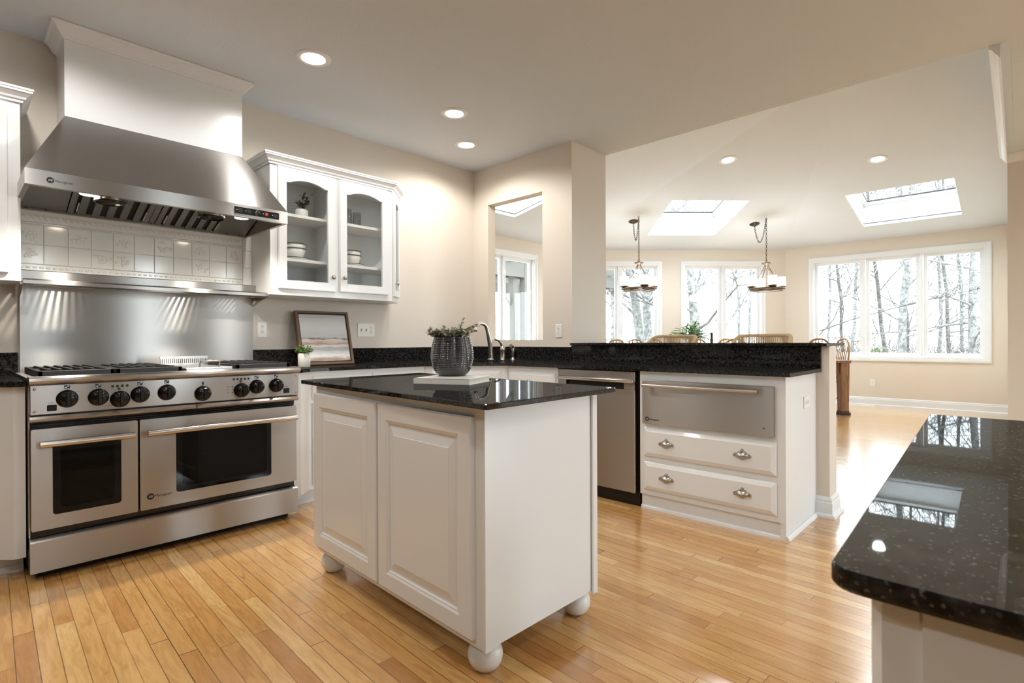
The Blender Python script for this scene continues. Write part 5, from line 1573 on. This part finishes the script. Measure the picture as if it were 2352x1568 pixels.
TREES = [
    (13.57, 7.49, 13, 0.146, (-0.14, 0.15), 'grey tree trunk leaning left in the left dining window', 'bark', 2.5, 1.0),
    (15.26, 8.6, 17, 0.151, (0.0, 0.0), 'upright grey trunk beside the leaning one in the left dining window', 'bark', 3.0, 1.0),
    (14.15, 6.15, 17, 0.150, (-0.055, 0.058), 'thick mottled tree trunk in the left pane of the middle dining window', 'bark', 1.8, 1.0),
    (22.3, 8.45, 14, 0.056, (0.01, 0.0), 'thin pale trunk in the right pane of the middle dining window', 'bark', 1.5, 0.9),
    (21.84, 4.57, 14, 0.062, (0.0, 0.01), 'thin forked tree in the left pane of the big dining window', 'barkd', 1.2, 1.0),
    (23.98, 3.76, 16, 0.084, (-0.02, 0.03), 'slender leaning trunk in the middle pane of the big dining window', 'barkd', 1.5, 0.9),
    (20.72, 2.83, 17, 0.134, (0.0, 0.0), 'thick pale trunk in the middle pane of the big dining window', 'bark', 2.0, 1.0),
    (25.93, 3.15, 16, 0.078, (0.02, -0.02), 'trunk right of the thick pale one in the big dining window', 'barkd', 1.5, 0.9),
    (24.49, 1.76, 15, 0.073, (0.0, 0.0), 'dark thin trunk in the right pane of the big dining window', 'barkd', 1.0, 1.2),
    (21.14, 0.94, 17, 0.118, (0.005, 0.0), 'pale trunk at the right edge of the big dining window', 'bark', 1.5, 1.2),
    (15.71, 3.86, 12, 0.073, (0.0, 0.06), 'dark trunk low at the left edge of the big dining window', 'barkd', 1.0, 0.7),
    (12.6, 12.9, 15, 0.112, (0.0, 0.0), 'grey tree seen beyond the pergola posts', 'bark', 2.5, 0.8),
    (17.08, 11.04, 15, 0.090, (0.0, 0.0), 'bare tree deep in the woods behind the nearer trunks', 'bark', 1.5, 0.9),
    (26.76, 11.0, 16, 0.084, (0.0, 0.0), 'bare tree deep in the woods behind the nearer trunks', 'bark', 1.5, 0.9),
    (30.91, 10.99, 16, 0.090, (0.0, 0.0), 'bare tree deep in the woods behind the nearer trunks', 'bark', 1.5, 0.9),
    (32.52, 6.37, 17, 0.101, (0.0, 0.0), 'bare tree deep in the woods behind the nearer trunks', 'bark', 1.5, 0.9),
    (30.49, 2.7, 16, 0.084, (0.0, 0.0), 'bare tree deep in the woods behind the nearer trunks', 'bark', 1.5, 0.9),
    (28.75, 1.63, 16, 0.078, (0.0, 0.0), 'bare tree deep in the woods behind the nearer trunks', 'bark', 1.5, 1.0),
    (33.92, 7.8, 17, 0.095, (0.0, 0.0), 'bare tree deep in the woods behind the nearer trunks', 'bark', 1.5, 0.9),
    (26.03, 13.23, 16, 0.090, (0.0, 0.0), 'bare tree deep in the woods behind the nearer trunks', 'bark', 1.5, 0.9),
    (21.5, 6.38, 16, 0.078, (0.0, 0.0), 'bare tree deep in the woods behind the nearer trunks', 'bark', 2.0, 0.9),
    (34.78, 1.08, 17, 0.101, (0.0, 0.0), 'bare tree deep in the woods behind the nearer trunks', 'bark', 1.5, 0.9),
]
for k, (x, y, h, r, lean, label, m, low, dens) in enumerate(TREES):
    tree(x, y, h, r, 100 + k, label, lean, m, low, dens)
rng = random.Random(77)
b = MB()
for k in range(3200):
    D = rng.uniform(15, 34); lat = rng.uniform(-0.25, 1.0) * D
    p = Vector((0.7262 * D + 0.6874 * lat, 0.6874 * D - 0.7262 * lat, -1.0))
    d = rdir(rng, 0.6); L = rng.uniform(1.0, 3.2)
    q_ = p + d * L * 0.5
    b.tube([p, q_, q_ + (d + rdir(rng, -0.2) * 0.5).normalized() * L * 0.5], [0.014, 0.010, 0.006], 3)
    for j in range(3):
        e = (d + rdir(rng, -0.3) * 0.9).normalized()
        s = p.lerp(q_, rng.uniform(0.4, 1))
        b.tube([s, s + e * L * 0.3], [0.008, 0.006], 3)
o = b.build('undergrowth', M['twig'], None)
tag(o, 'tangle of thin bare brush on the woodland floor outside', 'brush', kind='stuff')
c = Vector((26.23, 4.29, -1.0))
t = thing('evergreen_bush', 'small green evergreen bush low outside the big window', 'bush', c)
lf, st = MB(), MB()
rng = random.Random(3)
st.tube([c, c + Vector((0, 0, 1.6))], [0.05, 0.02], 6)
for k in range(700):
    d = rdir(rng, -0.1)
    p = c + Vector((0, 0, 0.5)) + Vector((d.x * 1.0, d.y * 1.0, d.z * 1.1)) * rng.uniform(0.5, 1)
    leaf(lf, p, d, (0, 0, 1), 0.22, 0.07)
lf.build('foliage', M['cedar'], t); st.build('stem', M['barkd'], t)

# timber pergola seen through the pass-through
t = thing('pergola', 'weathered timber pergola seen through the kitchen pass-through', 'pergola', (8.4, 8.0, -1.0))
for p in ((8.35, 7.86), (8.62, 7.78), (11.4, 7.9), (8.35, 10.6)):
    MB().box(p[0] - 0.075, p[0] + 0.075, p[1] - 0.075, p[1] + 0.075, -1.0, 2.95).build('post', M['deck'], t)
for yy in (7.74, 7.98, 10.6):
    MB().box(6.6, 12.2, yy - 0.025, yy + 0.025, 2.42, 2.72).build('beam', M['deck'], t)
MB().loft([[(8.30 + a, 7.84 + b_, z + a * 0) for a, b_, z in ((-0.62, 0, 2.42), (-0.50, 0, 2.42), (-0.01, 0, 1.92), (-0.01, 0, 1.80))], [(8.30 + a, 7.90 + b_, z) for a, b_, z in ((-0.62, 0, 2.42), (-0.50, 0, 2.42), (-0.01, 0, 1.92), (-0.01, 0, 1.80))]]).build('brace', M['deck'], t)
for k in range(9):
    MB().box(6.8 + k * 0.62, 6.85 + k * 0.62, 7.4, 11.0, 2.72, 2.90).build('rafter', M['deck'], t)
